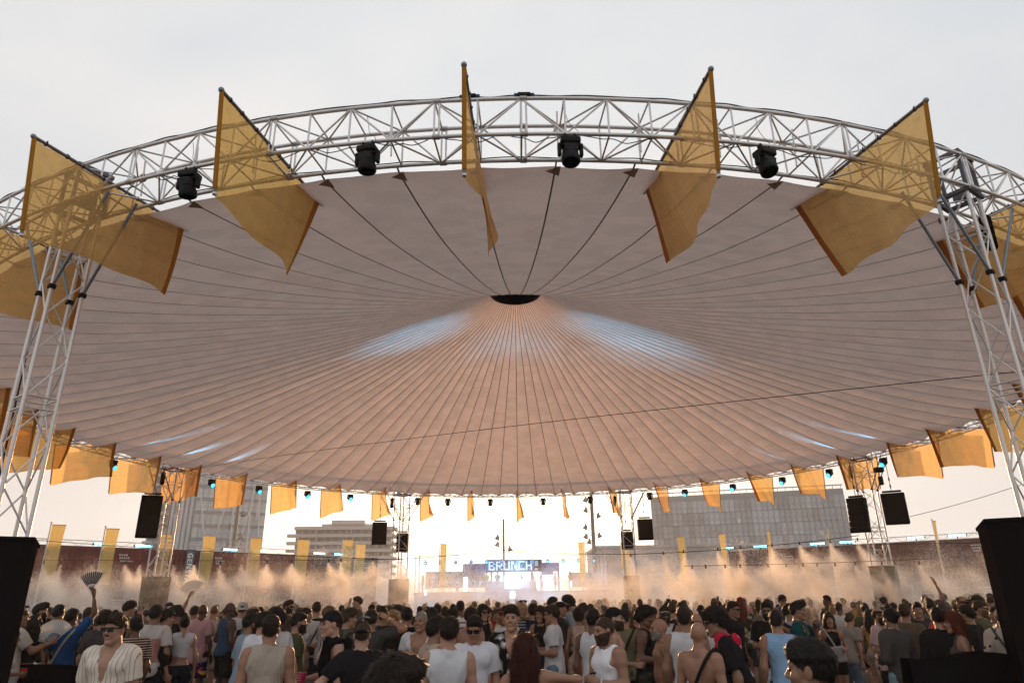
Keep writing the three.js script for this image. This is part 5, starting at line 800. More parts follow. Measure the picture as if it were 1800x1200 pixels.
const PEOPLE = [
  {p:[-3.86,-7.01],h:1.850,f:-22,skin:'fair',hair:['quiff','brown'],sun:1,arms:['down','swing'],top:['open',['vstripe','#dcd2c6','#9a8576',13],{v:1.18,hem:0.84}],bot:['pants',[0.5,0.46,0.4]],moustache:1,turn:-16,label:'man in open cream striped shirt and dark sunglasses at lower left',key:'A1'},
  {p:[-7.05,-11.45],h:1.880,f:150,skin:'brown',hair:['short','black'],arms:['down','up'],grip:'R',top:['tee',[0.012,0.09,0.28]],bot:['shorts',[0.012,0.012,0.014]],bag:[[0.55,0.5,0.43],1,{at:[0.12,0.97,-0.19],size:[0.24,0.15,0.08]}],label:'person in bright blue tee raising a striped folding fan',key:'A2'},
  {p:[-7.68,-12.10],h:1.941,f:158,skin:'tan',hair:['short','black'],top:['tank',[0.62,0.62,0.64]],bot:['pants',[0.13,0.19,0.26]],bag:[[0.012,0.012,0.014],-1,{at:[0.02,1.12,-0.16],size:[0.2,0.26,0.08]}],label:'man in white tank top with black sling bag, left of the blue tee'},
  {p:[-8.57,-12.96],h:1.974,f:95,skin:'fair',hair:['quiff','black'],beard:1,top:['tee',[0.012,0.012,0.014]],label:'bearded dark haired man in black looking right, far left'},
  {p:[-7.46,-10.85],h:1.918,f:110,skin:'tan',hair:['balding','brown'],onhead:1,arms:['down','fwd'],grip:'R',top:['tee',[0.62,0.58,0.53]],bot:['shorts',[0.62,0.62,0.64]],label:'man in off white tee beside the left black box, holding a white fan',key:'A5'},
  {p:[-7.45,-11.19],h:1.784,f:172,sex:'f',skin:'tan',hair:['wavy','black'],top:['crop',[0.02,0.02,0.02]],bot:['hot',[0.28,0.36,0.42]],label:'woman with long dark curls and light denim shorts, left'},
  {p:[-7.21,-10.40],h:1.620,f:100,sex:'f',skin:'olive',hair:['long','brown'],arms:['down','cup'],grip:'R',top:['tank',[0.62,0.62,0.64]],label:'woman half hidden by the left black box, with a red cup',key:'A6b'},
  {p:[-7.43,-12.53],h:1.888,f:178,skin:'tan',hair:['fade','brown'],arms:['cup','down'],grip:'L',top:['tank',[0.012,0.012,0.014]],bot:['shorts',[0.4,0.42,0.42]],label:'man in black tank top holding a red cup, behind the striped shirt',key:'A7'},
  {p:[-6.38,-11.19],h:1.842,f:150,skin:'fair',hair:['quiff','dark'],top:['shirt',['speck','#3f3b3d','#8a8078']],bot:['shorts',[0.2,0.02,0.03]],label:'man in dark speckled shirt and red shorts, just left of the striped shirt'},
  {p:[-8.56,-15.66],h:1.988,f:95,skin:'fair',hair:['curly','black'],top:['tee',[0.012,0.012,0.014]],lean:0.15,label:'dark curly haired man leaning right, above the striped shirt man'},
  {p:[-5.33,-10.17],h:1.765,f:-150,skin:'brown',hair:['short','black'],top:['tee',['hstripe','#3a2a2a','#b9a79a',16]],label:'boyish man in brown and white striped tee, right of the cream shirt'},
  {p:[-5.62,-11.23],h:1.913,f:165,skin:'olive',hair:['short','black'],top:['tee',[0.60,0.58,0.57],{}],bot:['shorts',[0.018,0.022,0.035]],patch:1,label:'man in pale tee with pink square printed on the back',key:'A11'},
  {p:[-5.56,-11.45],h:1.869,f:110,skin:'fair',hair:['short','dark'],hat:['cap',[0.012,0.012,0.014]],top:['tee',[0.012,0.012,0.014],{sl:1.5}],bot:['shorts',[0.012,0.012,0.014]],label:'person in black long top and black cap looking right, left group'},
  {p:[-5.69,-12.10],h:1.905,f:-100,skin:'olive',hair:['short','black'],top:['tee',[0.02,0.02,0.022]],label:'man in charcoal tee looking left, beside the black cap'},
  {p:[-7.61,-15.77],h:1.975,f:10,skin:'tan',hat:['cap',[0.62,0.62,0.64]],sun:1,beard:1,hair:['short','dark'],top:['tee',[0.3,0.28,0.26]],label:'man in white cap and sunglasses facing the camera, left'},
  {p:[-5.44,-11.88],h:1.758,f:185,sex:'f',skin:'fair',hair:['bun','black'],top:['lace',[0.62,0.62,0.64]],bot:['hot',[0.015,0.02,0.035]],label:'woman in white laced back top and navy shorts',key:'A15'},
  {p:[-6.26,-14.36],h:1.922,f:150,skin:'dark',hair:['none','black'],girth:1.12,arms:['down','down'],top:['tee',[0.50,0.29,0.30],{hem:0.8}],bot:['shorts',['floral','#241a30',['#c23a5a','#2b62b8','#d8a53a','#7a2b6b']]],label:'bald man in dusty pink tee and floral shorts'},
  {p:[-7.00,-15.66],h:1.876,f:150,skin:'tan',hair:['short','dark'],arms:['up','down'],grip:'L',top:['tee',[0.02,0.02,0.022]],label:'man raising a white fan, left of the bald man in pink',key:'A16'},
  {p:[-6.71,-15.98],h:1.892,f:175,skin:'fair',hair:['buzz','light'],top:['tank',[0.5,0.45,0.4]],bot:['shorts',[0.5,0.45,0.4]],label:'man with cropped fair hair in beige tank, right of the pink tee'},
  {p:[-5.69,-14.26],h:1.946,f:120,skin:'dark',hair:['none','black'],girth:1.05,mus:1.15,arms:['cup','down'],grip:'L',top:['tank',[0.035,0.07,0.13]],bot:['shorts',[0.012,0.012,0.014]],label:'tall bald man in slate blue tank and black shorts',key:'B2'},
  {p:[-5.72,-15.01],h:1.953,f:175,skin:'fair',hat:['bucket',[0.5,0.48,0.45]],hair:['short','dark'],top:['tee',[0.62,0.62,0.64]],bot:['shorts',[0.62,0.62,0.64]],bag:[[0.012,0.012,0.014],1,{at:[-0.02,1.2,-0.17],size:[0.14,0.2,0.07]}],label:'person in pale bucket hat and white tee with black chest bag'},
  {p:[-4.51,-12.31],h:1.887,f:75,skin:'tan',hair:['balding','dark'],sun:1,top:['tee',[0.13,0.17,0.16]],label:'balding man in sunglasses and grey green tee looking right'},
  {p:[-3.71,-10.06],h:1.790,f:115,skin:'olive',hair:['short','black'],beard:1,top:['shirt',[0.30,0.40,0.50],{hem:0.75}],bot:['shorts',[0.35,0.5,0.6]],label:'dark haired man in pale blue shirt, left of the ribbed tank'},
  {p:[-3.26,-9.27],h:1.820,f:135,skin:'fair',hair:['short','black'],top:['tee',[0.72,0.74,0.80]],label:'man in white tee close behind the ribbed tank man, left side'},
  {p:[-2.42,-7.12],h:1.818,f:180,skin:'tan',hair:['fade','dark'],girth:1.1,mus:1.2,chain:1,arms:['down','down'],top:['sleeveless',['rib','#a99c90','#8d8178']],bot:['shorts',[0.02,0.02,0.02]],label:'broad man seen from behind in beige ribbed sleeveless top'},
  {p:[-3.16,-9.49],h:1.849,f:-140,skin:'fair',hair:['curly','black'],top:['tee',[0.62,0.62,0.64]],label:'man in white tee hidden behind the ribbed tank man, right side'},
  {p:[-5.53,-17.28],h:1.964,f:60,skin:'olive',hair:['quiff','black'],beard:1,sun:1,top:['tank',[0.1,0.08,0.07]],label:'bearded man in sunglasses rising above the crowd, left of centre'},
  {p:[-3.09,-10.17],h:1.794,f:95,skin:'fair',hair:['short','black'],beard:1,arms:['down','down'],top:['tee',[0.075,0.085,0.04]],bot:['pants',[0.03,0.03,0.03]],label:'man in olive green tee looking right, right of the ribbed tank'},
  {p:[-4.04,-14.47],h:1.922,f:178,skin:'fair',hair:['short','dark'],top:['tee',[0.62,0.62,0.64]],bag:[[0.012,0.012,0.014],1,{}],label:'person in white top with thin black bag strap, seen from behind'},
  {p:[-4.00,-13.61],h:1.837,f:75,sex:'f',skin:'tan',hair:['bun','dark'],arms:['cup','cup'],top:['crop',[0.62,0.62,0.64]],bot:['hot',[0.3,0.25,0.2]],label:'woman in white crop top looking right, behind the olive tee'},
  {p:[-3.56,-13.50],h:1.872,f:110,skin:'fair',hat:['cap',[0.16,0.17,0.19]],hair:['short','light'],top:['shirt',['wstripe','#c9c6c4','#23262e',14]],bot:['pants',[0.2,0.2,0.2]],label:'man in grey cap and navy white striped shirt'},
  {p:[-1.99,-7.80],h:1.864,f:-72,skin:'pale',hat:['cap',[0.012,0.012,0.014]],hair:['buzz','brown'],girth:1.02,arms:['down','cup'],grip:'R',top:['none'],bot:['shorts',[0.3,0.32,0.34]],label:'shirtless man in black cap with black shirt over his shoulder',key:'B14'},
  {p:[-2.48,-10.51],h:1.832,f:110,skin:'fair',hair:['quiff','brown'],top:['shirt',['leaf','#2a2b26','#55584c']],label:'man in dark foliage shirt, left of the black cap'},
  {p:[-1.53,-7.12],h:1.771,f:178,skin:'pale',hat:['cap',[0.012,0.012,0.014],180],hair:['buzz','brown'],girth:1.12,arms:['hip','down'],top:['tee',[0.012,0.012,0.014]],label:'broad man in black tee and backward black cap, seen from behind'},
  {p:[-2.03,-9.94],h:1.834,f:165,skin:'tan',hat:['cap',[0.22,0.34,0.42],160],hair:['short','dark'],arms:['down','head'],top:['tee',[0.05,0.05,0.05]],band:[['R',[0.7,0.6,0.1]]],label:'man in pale blue cap with one arm bent over his head'},
  {p:[-2.12,-11.19],h:1.850,f:180,skin:'olive',hair:['short','black'],top:['tee',[0.022,0.032,0.045]],patch:2,label:'man in navy tee with small white print on the back',key:'C3'},
  {p:[-2.08,-11.88],h:1.764,f:10,sex:'f',skin:'fair',hair:['wavy','blond'],top:['crop',[0.3,0.5,0.6]],bot:['hot',[0.03,0.25,0.38]],label:'blond woman in pale blue facing the camera, centre left'},
  {p:[-1.70,-10.96],h:1.831,f:185,skin:'tan',hair:['short','black'],top:['tee',[0.012,0.012,0.014]],bot:['pants',[0.012,0.012,0.014]],label:'man in plain black tee seen from behind, left of the open white shirt'},
  {p:[-2.35,-14.26],h:1.848,f:-60,skin:'fair',hair:['quiff','dark'],top:['tee',[0.5,0.47,0.42]],label:'young man in pale tee above the blond woman'},
  {p:[-1.30,-9.60],h:1.808,f:-14,skin:'tan',hair:['buzz','grey'],mus:1.1,arms:['down','cup'],grip:'R',top:['open',[0.62,0.62,0.64],{v:1.0}],bot:['shorts',[0.4,0.4,0.4]],turn:-10,label:'older man in unbuttoned white shirt facing the camera with a cup',key:'C6'},
  {p:[-0.92,-7.80],h:1.766,f:120,skin:'olive',hair:['quiff','black'],mus:1.1,arms:['cup','down'],top:['sleeveless',[0.46,0.36,0.29]],bot:['shorts',[0.03,0.03,0.03]],turn:16,label:'tall haired man in beige sleeveless top looking right'},
  {p:[-0.64,-6.55],h:1.789,f:180,skin:'fair',hair:['short','dark'],arms:['down','down'],mus:1.1,girth:1.04,top:['sleeveless',[0.62,0.62,0.64]],bot:['shorts',[0.03,0.03,0.04]],tilt:5,label:'man in white sleeveless top seen from behind at bottom centre'},
  {p:[-0.49,-7.80],h:1.771,f:4,skin:'tan',hair:['short','black'],sun:1,arms:['down','cup'],grip:'R',top:['tee',[0.66,0.67,0.72],{hem:0.78}],bot:['shorts',[0.05,0.05,0.05]],nod:0.25,turn:-12,label:'man in white tee and sunglasses holding a red can, facing the camera',key:'C9'},
  {p:[-0.10,-8.25],h:1.868,f:-8,skin:'fair',hair:['short','dark'],arms:['fwd','down'],top:['open',['leaf','#17181c','#c9c9ca'],{v:1.22,hem:0.82}],bot:['shorts',[0.03,0.03,0.03]],label:'tall smiling man in black and white leaf print shirt'},
  {p:[0.03,-5.65],h:1.683,f:175,sex:'f',skin:'tan',hair:['long','auburn'],arms:['down','over'],top:['dress',[0.012,0.012,0.014],{hem:0.6}],bot:['skirt',[0.012,0.012,0.014]],band:[],label:'woman with long auburn hair and bare shoulders, seen from behind',key:'C11'},
  {p:[-0.47,-2.75],h:1.751,f:100,skin:'pale',hair:['short','dark'],top:['tee',[0.05,0.05,0.06]],turn:6,label:'dark haired head cut off by the bottom edge, left of centre'},
  {p:[-1.21,-14.69],h:1.904,f:178,skin:'brown',hair:['fade','black'],top:['tee',[0.62,0.62,0.64]],bot:['shorts',[0.62,0.62,0.64]],jersey:1,label:'man in white jersey numbered ten, seen from behind',key:'C13'},
  {p:[-0.66,-12.74],h:1.849,f:30,sex:'f',skin:'fair',hair:['long','black'],sun:1,top:['crop',[0.012,0.012,0.014]],label:'dark long haired woman in sunglasses and black crop top, centre'},
  {p:[-4.21,-18.90],h:2.037,f:-85,skin:'fair',hair:['short','brown'],top:['tee',[0.1,0.09,0.08]],label:'tall man in profile looking left above the heads, centre left'},
  {p:[-1.69,-14.90],h:1.844,f:178,skin:'olive',hair:['short','black'],top:['tee',[0.16,0.17,0.16]],label:'dark haired man in grey green tee, far behind the white sleeveless man'},
  {p:[-1.31,-10.80],h:1.827,f:178,sex:'f',skin:'tan',hair:['bob','black'],top:['tank',[0.012,0.012,0.014]],label:'woman with dark bobbed hair right of the open white shirt man'},
  {p:[-1.14,-12.10],h:1.773,f:170,skin:'tan',hair:['curly','black'],top:['tee',[0.05,0.05,0.05]],label:'curly dark haired man above the white sleeveless man'},
  {p:[-0.73,-10.62],h:1.822,f:150,skin:'tan',hair:['short','black'],top:['none'],bot:['shorts',[0.03,0.03,0.03]],label:'shirtless man behind the man with the red can'},
  {p:[-0.22,-11.45],h:1.846,f:-30,sex:'f',skin:'tan',hair:['long','black'],hat:['cap',[0.4,0.02,0.05]],top:['tee',[0.62,0.62,0.64]],label:'woman in red cap and white tee, left of the leaf print shirt'},
  {p:[0.02,-12.96],h:1.885,f:20,skin:'tan',hair:['none','black'],onhead:1,top:['tee',['hstripe','#30343c','#9a9a9a',12]],arms:['phone','phone'],label:'bald man looking at a phone above the leaf print shirt'},
  {p:[0.22,-12.96],h:1.844,f:180,skin:'fair',hair:['short','black'],top:['tee',[0.02,0.022,0.05]],patch:3,label:'man in navy tee with violet print, right of the leaf print shirt',key:'D17'},
  {p:[0.34,-12.53],h:1.810,f:-20,sex:'f',skin:'tan',hair:['long','dark'],top:['crop',[0.012,0.012,0.014]],label:'woman with long straight dark hair right of the navy tee'},
  {p:[0.48,-10.96],h:1.833,f:-100,skin:'tan',hair:['short','dark'],sun:1,arms:['cup','cup'],top:['tee',[0.62,0.62,0.64],{hem:0.82}],bot:['pants',[0.13,0.22,0.28]],label:'man in white tee and blue jeans looking left with folded hands'},
  {p:[0.98,-14.69],h:1.970,f:-85,skin:'olive',hair:['curly','black'],beard:1,arms:['down','out'],top:['shirt',[0.36,0.44,0.52],{sl:1.4}],bot:['pants',[0.02,0.02,0.025]],label:'tall dark haired man in pale blue shirt and black trousers, centre right'},
  {p:[0.70,-16.20],h:1.954,f:80,skin:'olive',hair:['short','black'],top:['tee',[0.012,0.012,0.014]],label:'dark haired man facing the tall man in pale blue'},
  {p:[0.77,-14.26],h:1.889,f:85,skin:'tan',hat:['cap',[0.012,0.012,0.014]],hair:['buzz','dark'],top:['tee',[0.03,0.03,0.03]],label:'man in black cap with white badge under the tall man in pale blue'},
  {p:[0.99,-12.53],h:1.756,f:175,sex:'f',skin:'olive',hair:['curly','dark'],top:['dress',[0.5,0.36,0.29]],bot:['skirt',[0.5,0.36,0.29]],label:'curly haired woman in beige dress seen from behind'},
  {p:[1.24,-14.47],h:1.840,f:-80,sex:'f',skin:'olive',hair:['pony','dark'],top:['tank',[0.012,0.012,0.014]],label:'woman with dark ponytail looking left, behind the beige dress'},
  {p:[0.84,-7.34],h:1.759,f:-48,skin:'tan',hair:['buzz','brown'],beard:'brown',mus:1.12,arms:['phone','phone'],grip:'LR',top:['tank',['hoops'],{hem:0.78}],bot:['shorts',[0.4,0.55,0.62]],turn:-14,nod:0.1,band:[['L',[0.7,0.68,0.62]]],label:'bearded man in white tank with blue and red hem, holding a phone',key:'D1'},
  {p:[0.88,-9.04],h:1.821,f:150,skin:'brown',hat:['cap',[0.012,0.012,0.014]],hair:['fade','black'],mus:1.15,top:['tank',[0.62,0.62,0.64]],bot:['shorts',[0.012,0.012,0.014]],turn:12,label:'man in white tank and black cap with round shoulder tattoo',tattoo:1,key:'D6'},
  {p:[1.12,-8.93],h:1.845,f:85,skin:'pale',hat:['cap',[0.012,0.012,0.014]],hair:['buzz','brown'],beard:'brown',mus:1.15,arms:['cup','down'],top:['none'],bot:['shorts',[0.012,0.012,0.014]],label:'shirtless bearded man in black cap looking right'},
  {p:[1.49,-10.62],h:1.769,f:170,skin:'fair',hair:['short','black'],top:['tee',[0.19,0.17,0.10]],label:'man in khaki tee seen from behind, right of the black caps',bag:[[0.02,0.02,0.02],1,{}]},
  {p:[1.73,-11.07],h:1.759,f:10,sex:'f',skin:'fair',hair:['long','light'],sun:1,arms:['cup','down'],top:['crop',[0.012,0.012,0.014]],label:'woman with light brown hair and dark sunglasses facing the camera'},
  {p:[1.66,-9.94],h:1.805,f:80,skin:'brown',hair:['curly','black'],mus:1.15,arms:['cup','cup'],grip:'LR',top:['sleeveless',[0.012,0.012,0.014]],bot:['shorts',['speck','#37352f','#6b6a5e']],label:'curly haired man in black sleeveless top holding a black lettered fan',key:'D11'},
  {p:[1.68,-8.93],h:1.696,f:-80,skin:'tan',hair:['none','grey'],beard:'grey',girth:1.1,mus:1.1,top:['none'],bot:['shorts',[0.02,0.02,0.02]],arms:['hip','down'],label:'older bald bearded shirtless man looking left'},
  {p:[2.28,-11.66],h:1.810,f:5,skin:'tan',hat:['cap',[0.42,0.37,0.30]],sun:1,beard:1,hair:['short','dark'],top:['tank',[0.62,0.62,0.64]],bag:[[0.012,0.012,0.014],-1,{at:[0.05,1.1,0.18],size:[0.05,0.05,0.03]}],label:'bearded man in beige cap and sunglasses facing the camera'},
  {p:[1.85,-8.36],h:1.822,f:180,skin:'olive',hair:['fade','dark'],girth:1.12,mus:1.2,arms:['down','down'],top:['sleeveless',[0.62,0.62,0.64]],bot:['shorts',[0.10,0.16,0.22]],label:'broad man in white sleeveless tee seen from behind, right of centre'},
  {p:[1.67,-7.01],h:1.716,f:152,skin:'tan',hair:['none','black'],sun:1,chain:1,mus:1.1,arms:['down','down'],top:['none'],bot:['shorts',[0.02,0.02,0.02]],turn:10,bag:[[0.012,0.012,0.012],1,{col:[0.85,0.07,0.01],at:[0.10,0.99,-0.175],size:[0.30,0.15,0.09],zip:1}],label:'bald shirtless man with bright orange waist bag'},
  {p:[2.75,-12.53],h:1.850,f:182,skin:'tan',hat:['cap',[0.22,0.22,0.23],180],hair:['short','dark'],top:['tee',[0.012,0.012,0.014]],label:'man in grey backward cap above the broad white tee'},
  {p:[2.79,-13.50],h:1.825,f:170,skin:'fair',hair:['short','brown'],top:['tee',[0.5,0.45,0.4]],label:'brown haired man in cream tee, left of the grey backward cap'},
  {p:[2.40,-10.06],h:1.722,f:-15,skin:'tan',hair:['none','dark'],sun:1,top:['tank',[0.1,0.1,0.1]],label:'bald man in clear glasses squeezed behind the orange waist bag man'},
  {p:[2.33,-8.93],h:1.822,f:125,skin:'olive',hair:['buzz','dark'],beard:1,sun:1,mus:1.15,arms:['cup','down'],top:['tank',[0.62,0.62,0.64]],bot:['shorts',[0.012,0.012,0.014]],label:'man in white tank with tattooed arms, right of the orange waist bag man'},
  {p:[2.18,-7.57],h:1.811,f:-92,skin:'olive',hair:['curly','black'],sun:1,lean:0.22,arms:['down','cup'],top:['shirt',[0.014,0.012,0.016],{hem:0.75}],bot:['shorts',[0.012,0.012,0.014]],bandana:1,label:'curly haired man in black shirt and pink neck scarf leaning left',key:'E2'},
  {p:[3.67,-12.74],h:1.836,f:60,skin:'olive',hair:['short','black'],sun:1,top:['tee',[0.012,0.012,0.014]],label:'dark haired man in glasses behind the pink neck scarf man'},
  {p:[4.54,-15.12],h:1.889,f:175,sex:'f',skin:'tan',hair:['long','red'],top:['tee',['leaf','#3a352c','#a49a84']],label:'red haired person in patterned top, right of the glasses'},
  {p:[3.90,-11.66],h:1.830,f:0,skin:'tan',hair:['short','black'],sun:1,beard:1,arms:['mouth','cup'],grip:'LR',top:['tee',[0.012,0.012,0.014]],bot:['shorts',[0.62,0.62,0.64]],label:'man in black tee drinking, facing the camera with a red cup',key:'E5'},
  {p:[3.09,-8.93],h:1.760,f:-165,skin:'tan',hair:['fade','dark'],mus:1.1,arms:['down','cup'],top:['sleeveless',['hstripe','#8fb2d2','#7fa3c6',60]],bot:['pants',[0.018,0.022,0.035]],turn:-20,label:'man in light blue sleeveless top and navy trousers, seen from behind'},
  {p:[4.15,-11.07],h:1.838,f:85,skin:'tan',hair:['quiff','black'],arms:['mouth','down'],grip:'L',top:['shirt',['floral','#0d4348',['#0d4348','#a8862c','#0f5054','#7d2f2b','#123c52']]],bot:['shorts',[0.02,0.02,0.02]],label:'man in teal flowered shirt drinking from a dark can',key:'E6'},
  {p:[4.29,-11.77],h:1.798,f:100,skin:'fair',hair:['short','black'],top:['tee',[0.36,0.42,0.5]],label:'man in pale blue tee half hidden behind the teal flowered shirt'},
  {p:[1.32,-3.40],h:1.746,f:-100,skin:'olive',hair:['fade','black'],top:['tee',[0.04,0.04,0.05]],turn:-6,label:'dark haired head in profile cut off by the bottom edge, right'},
  {p:[5.22,-12.53],h:1.644,f:10,sex:'f',skin:'tan',hair:['long','dark'],arms:['cup','cup'],top:['crop',[0.012,0.012,0.014]],bot:['hot',[0.012,0.012,0.014]],bag:[[0.4,0.4,0.42],1,{at:[0.03,1.08,0.19],size:[0.24,0.26,0.1]}],label:'woman in black shorts with a silver bag in front'},
  {p:[5.73,-13.18],h:1.607,f:150,skin:'fair',hair:['short','brown'],lean:0.35,top:['tee',[0.30,0.27,0.24]],bot:['pants',[0.12,0.17,0.23]],label:'person in stone tee bending forward behind the silver bag woman'},
  {p:[5.64,-11.66],h:1.722,f:70,skin:'fair',hair:['balding','dark'],beard:1,sun:1,arms:['down','cup'],grip:'R',top:['open',[0.55,0.40,0.40],{v:0.9}],bot:['shorts',[0.02,0.02,0.02]],label:'bald man in open pink striped shirt and sunglasses holding a red cup',key:'F1'},
  {p:[4.92,-9.83],h:1.763,f:-140,skin:'olive',hat:['cap',[0.012,0.012,0.014]],hair:['bun','black'],arms:['cup','down'],top:['shirt',[0.075,0.07,0.068],{sl:1.5,hem:0.72}],bot:['pants',[0.22,0.36,0.44]],label:'person in loose dark grey shirt and black cap, hair in a bun'},
  {p:[5.29,-9.38],h:1.756,f:180,skin:'fair',hair:['short','black'],girth:1.08,top:['shirt',[0.012,0.012,0.014],{sl:1.4}],bot:['pants',[0.012,0.012,0.014]],label:'broad man in black shirt seen from behind, right'},
  {p:[5.42,-9.27],h:1.703,f:-75,sex:'f',skin:'fair',hair:['long','red'],arms:['cup','down'],top:['dress',[0.1,0.08,0.07]],bot:['skirt',[0.1,0.1,0.08]],label:'woman with bright red hair looking left, beside the broad black shirt'},
  {p:[7.80,-12.53],h:1.790,f:75,skin:'fair',hair:['short','brown'],sun:1,beard:'light',top:['tee',[0.10,0.10,0.055]],label:'man in olive tee and sunglasses looking right, far right'},
  {p:[6.17,-9.49],h:1.750,f:178,skin:'tan',hair:['bun','black'],arms:['cup','down'],top:['shirt',['spots','#d9cfc6','#34343c','#8a8088'],{sl:1.0}],bot:['shorts',[0.5,0.45,0.4]],bag:[[0.12,0.12,0.11],-1,{}],label:'person in white shirt with dark dots and grey strap, far right'},
  {p:[8.96,-14.90],h:1.861,f:-60,skin:'tan',hat:['brim',[0.36,0.22,0.11]],hair:['short','brown'],top:['tee',[0.6,0.55,0.5]],label:'person in tan brimmed hat and pale tee, right'},
  {p:[9.02,-14.47],h:1.891,f:-80,skin:'tan',hat:['cap',[0.012,0.012,0.014]],hair:['short','dark'],beard:1,top:['tee',[0.03,0.03,0.03]],label:'tall man in black cap with white logo, far right'},
  {p:[7.09,-13.18],h:1.768,f:10,skin:'tan',hair:['quiff','black'],top:['tee',[0.05,0.045,0.04]],label:'smiling dark haired man facing the camera, right'},
  {p:[7.70,-13.82],h:1.825,f:-160,skin:'tan',hair:['quiff','dark'],top:['tee',[0.12,0.1,0.08]],label:'thick haired man seen from behind, right of the smiling man'},
  {p:[5.84,-11.23],h:1.773,f:170,skin:'tan',hair:['short','brown'],top:['tee',[0.12,0.09,0.06]],label:'man in brown tee between the grey shirt and the black shirt'},
  {p:[6.92,-12.10],h:1.760,f:180,skin:'tan',hair:['short','brown'],top:['tee',[0.2,0.12,0.08]],label:'brown haired man just above the broad black shirt'},
  {p:[8.70,-15.77],h:1.912,f:170,skin:'tan',hair:['none','dark'],arms:['down','up'],top:['tee',[0.1,0.08,0.07]],label:'man raising a hand with two fingers, right'},
  {p:[6.67,-11.02],h:1.740,f:-120,skin:'tan',hair:['short','black'],arms:['cup','fwd'],grip:'R',top:['tee',[0.012,0.012,0.014]],label:'man in black behind the orange red fan, right',key:'F9'},
  {p:[7.51,-11.66],h:1.722,f:-60,sex:'f',skin:'tan',hair:['bun','black'],top:['crop',[0.012,0.012,0.014]],label:'dark haired woman with large earrings above the dotted shirt'},
];
// ---------------------------------------------------------------- prints that sit on one place of a garment (x from -0.5 to 0.5 m, y from 0 to 2 m)
const placed = (draw) => { const t = canvasTex(256, 512, draw); t.repeat.set(1, 0.5); t.offset.set(0.5, 0); return t; };
Object.assign(PRINT, {
  hoops: () => placed((c, w, h) => { c.fillStyle = '#e4e4ea'; c.fillRect(0, 0, w, h); const y = (m) => h - m / 2 * h; c.fillStyle = '#c9c9d2'; for (let i = 0; i < 6; i++) c.fillRect(w * 0.36 + i * 11, y(1.20), 7, 5); c.fillStyle = '#9a1f3a'; c.fillRect(0, y(1.09), w, 7); c.fillStyle = '#e4e4ea'; c.fillRect(w * 0.3, y(1.09), w * 0.36, 8); c.fillStyle = '#23367a'; c.fillRect(0, y(0.90), w, 34); c.fillStyle = '#d9b64a'; c.fillRect(0, y(0.93), w, 6); }),
  backSquare: () => placed((c, w, h) => { c.fillStyle = '#c2bdbb'; c.fillRect(0, 0, w, h); c.fillStyle = '#b58480'; c.fillRect(w * 0.32, h * 0.335, w * 0.31, h * 0.15); }),
  backText: (bg, fg) => placed((c, w, h) => { c.fillStyle = bg; c.fillRect(0, 0, w, h); c.fillStyle = fg; for (let i = 0; i < 5; i++) c.fillRect(w * 0.40 + i * 11, h * 0.325 + (i % 2) * 2, 8, 5); c.fillRect(w * 0.44, h * 0.345, 36, 3); }),
  violet: () => placed((c, w, h) => { c.fillStyle = '#23263f'; c.fillRect(0, 0, w, h); for (let i = 0; i < 40; i++) { c.fillStyle = ['#4a3a86', '#2d4a8a', '#803a70'][i % 3]; c.fillRect(w * 0.36 + rnd() * 56, h * 0.30 + rnd() * 70, rr(4, 16), rr(2, 5)); } }),
  ten: () => placed((c, w, h) => { c.fillStyle = '#e0dcda'; c.fillRect(0, 0, w, h); c.fillStyle = '#1d1c22'; c.font = 'bold 78px sans-serif'; c.textAlign = 'center'; c.textBaseline = 'middle'; c.save(); c.translate(w * 0.47, h * 0.40); c.scale(-0.8, 1); c.fillText('10', 0, 0); c.restore(); c.fillRect(w * 0.36, h * 0.30, w * 0.2, 5); }),
});
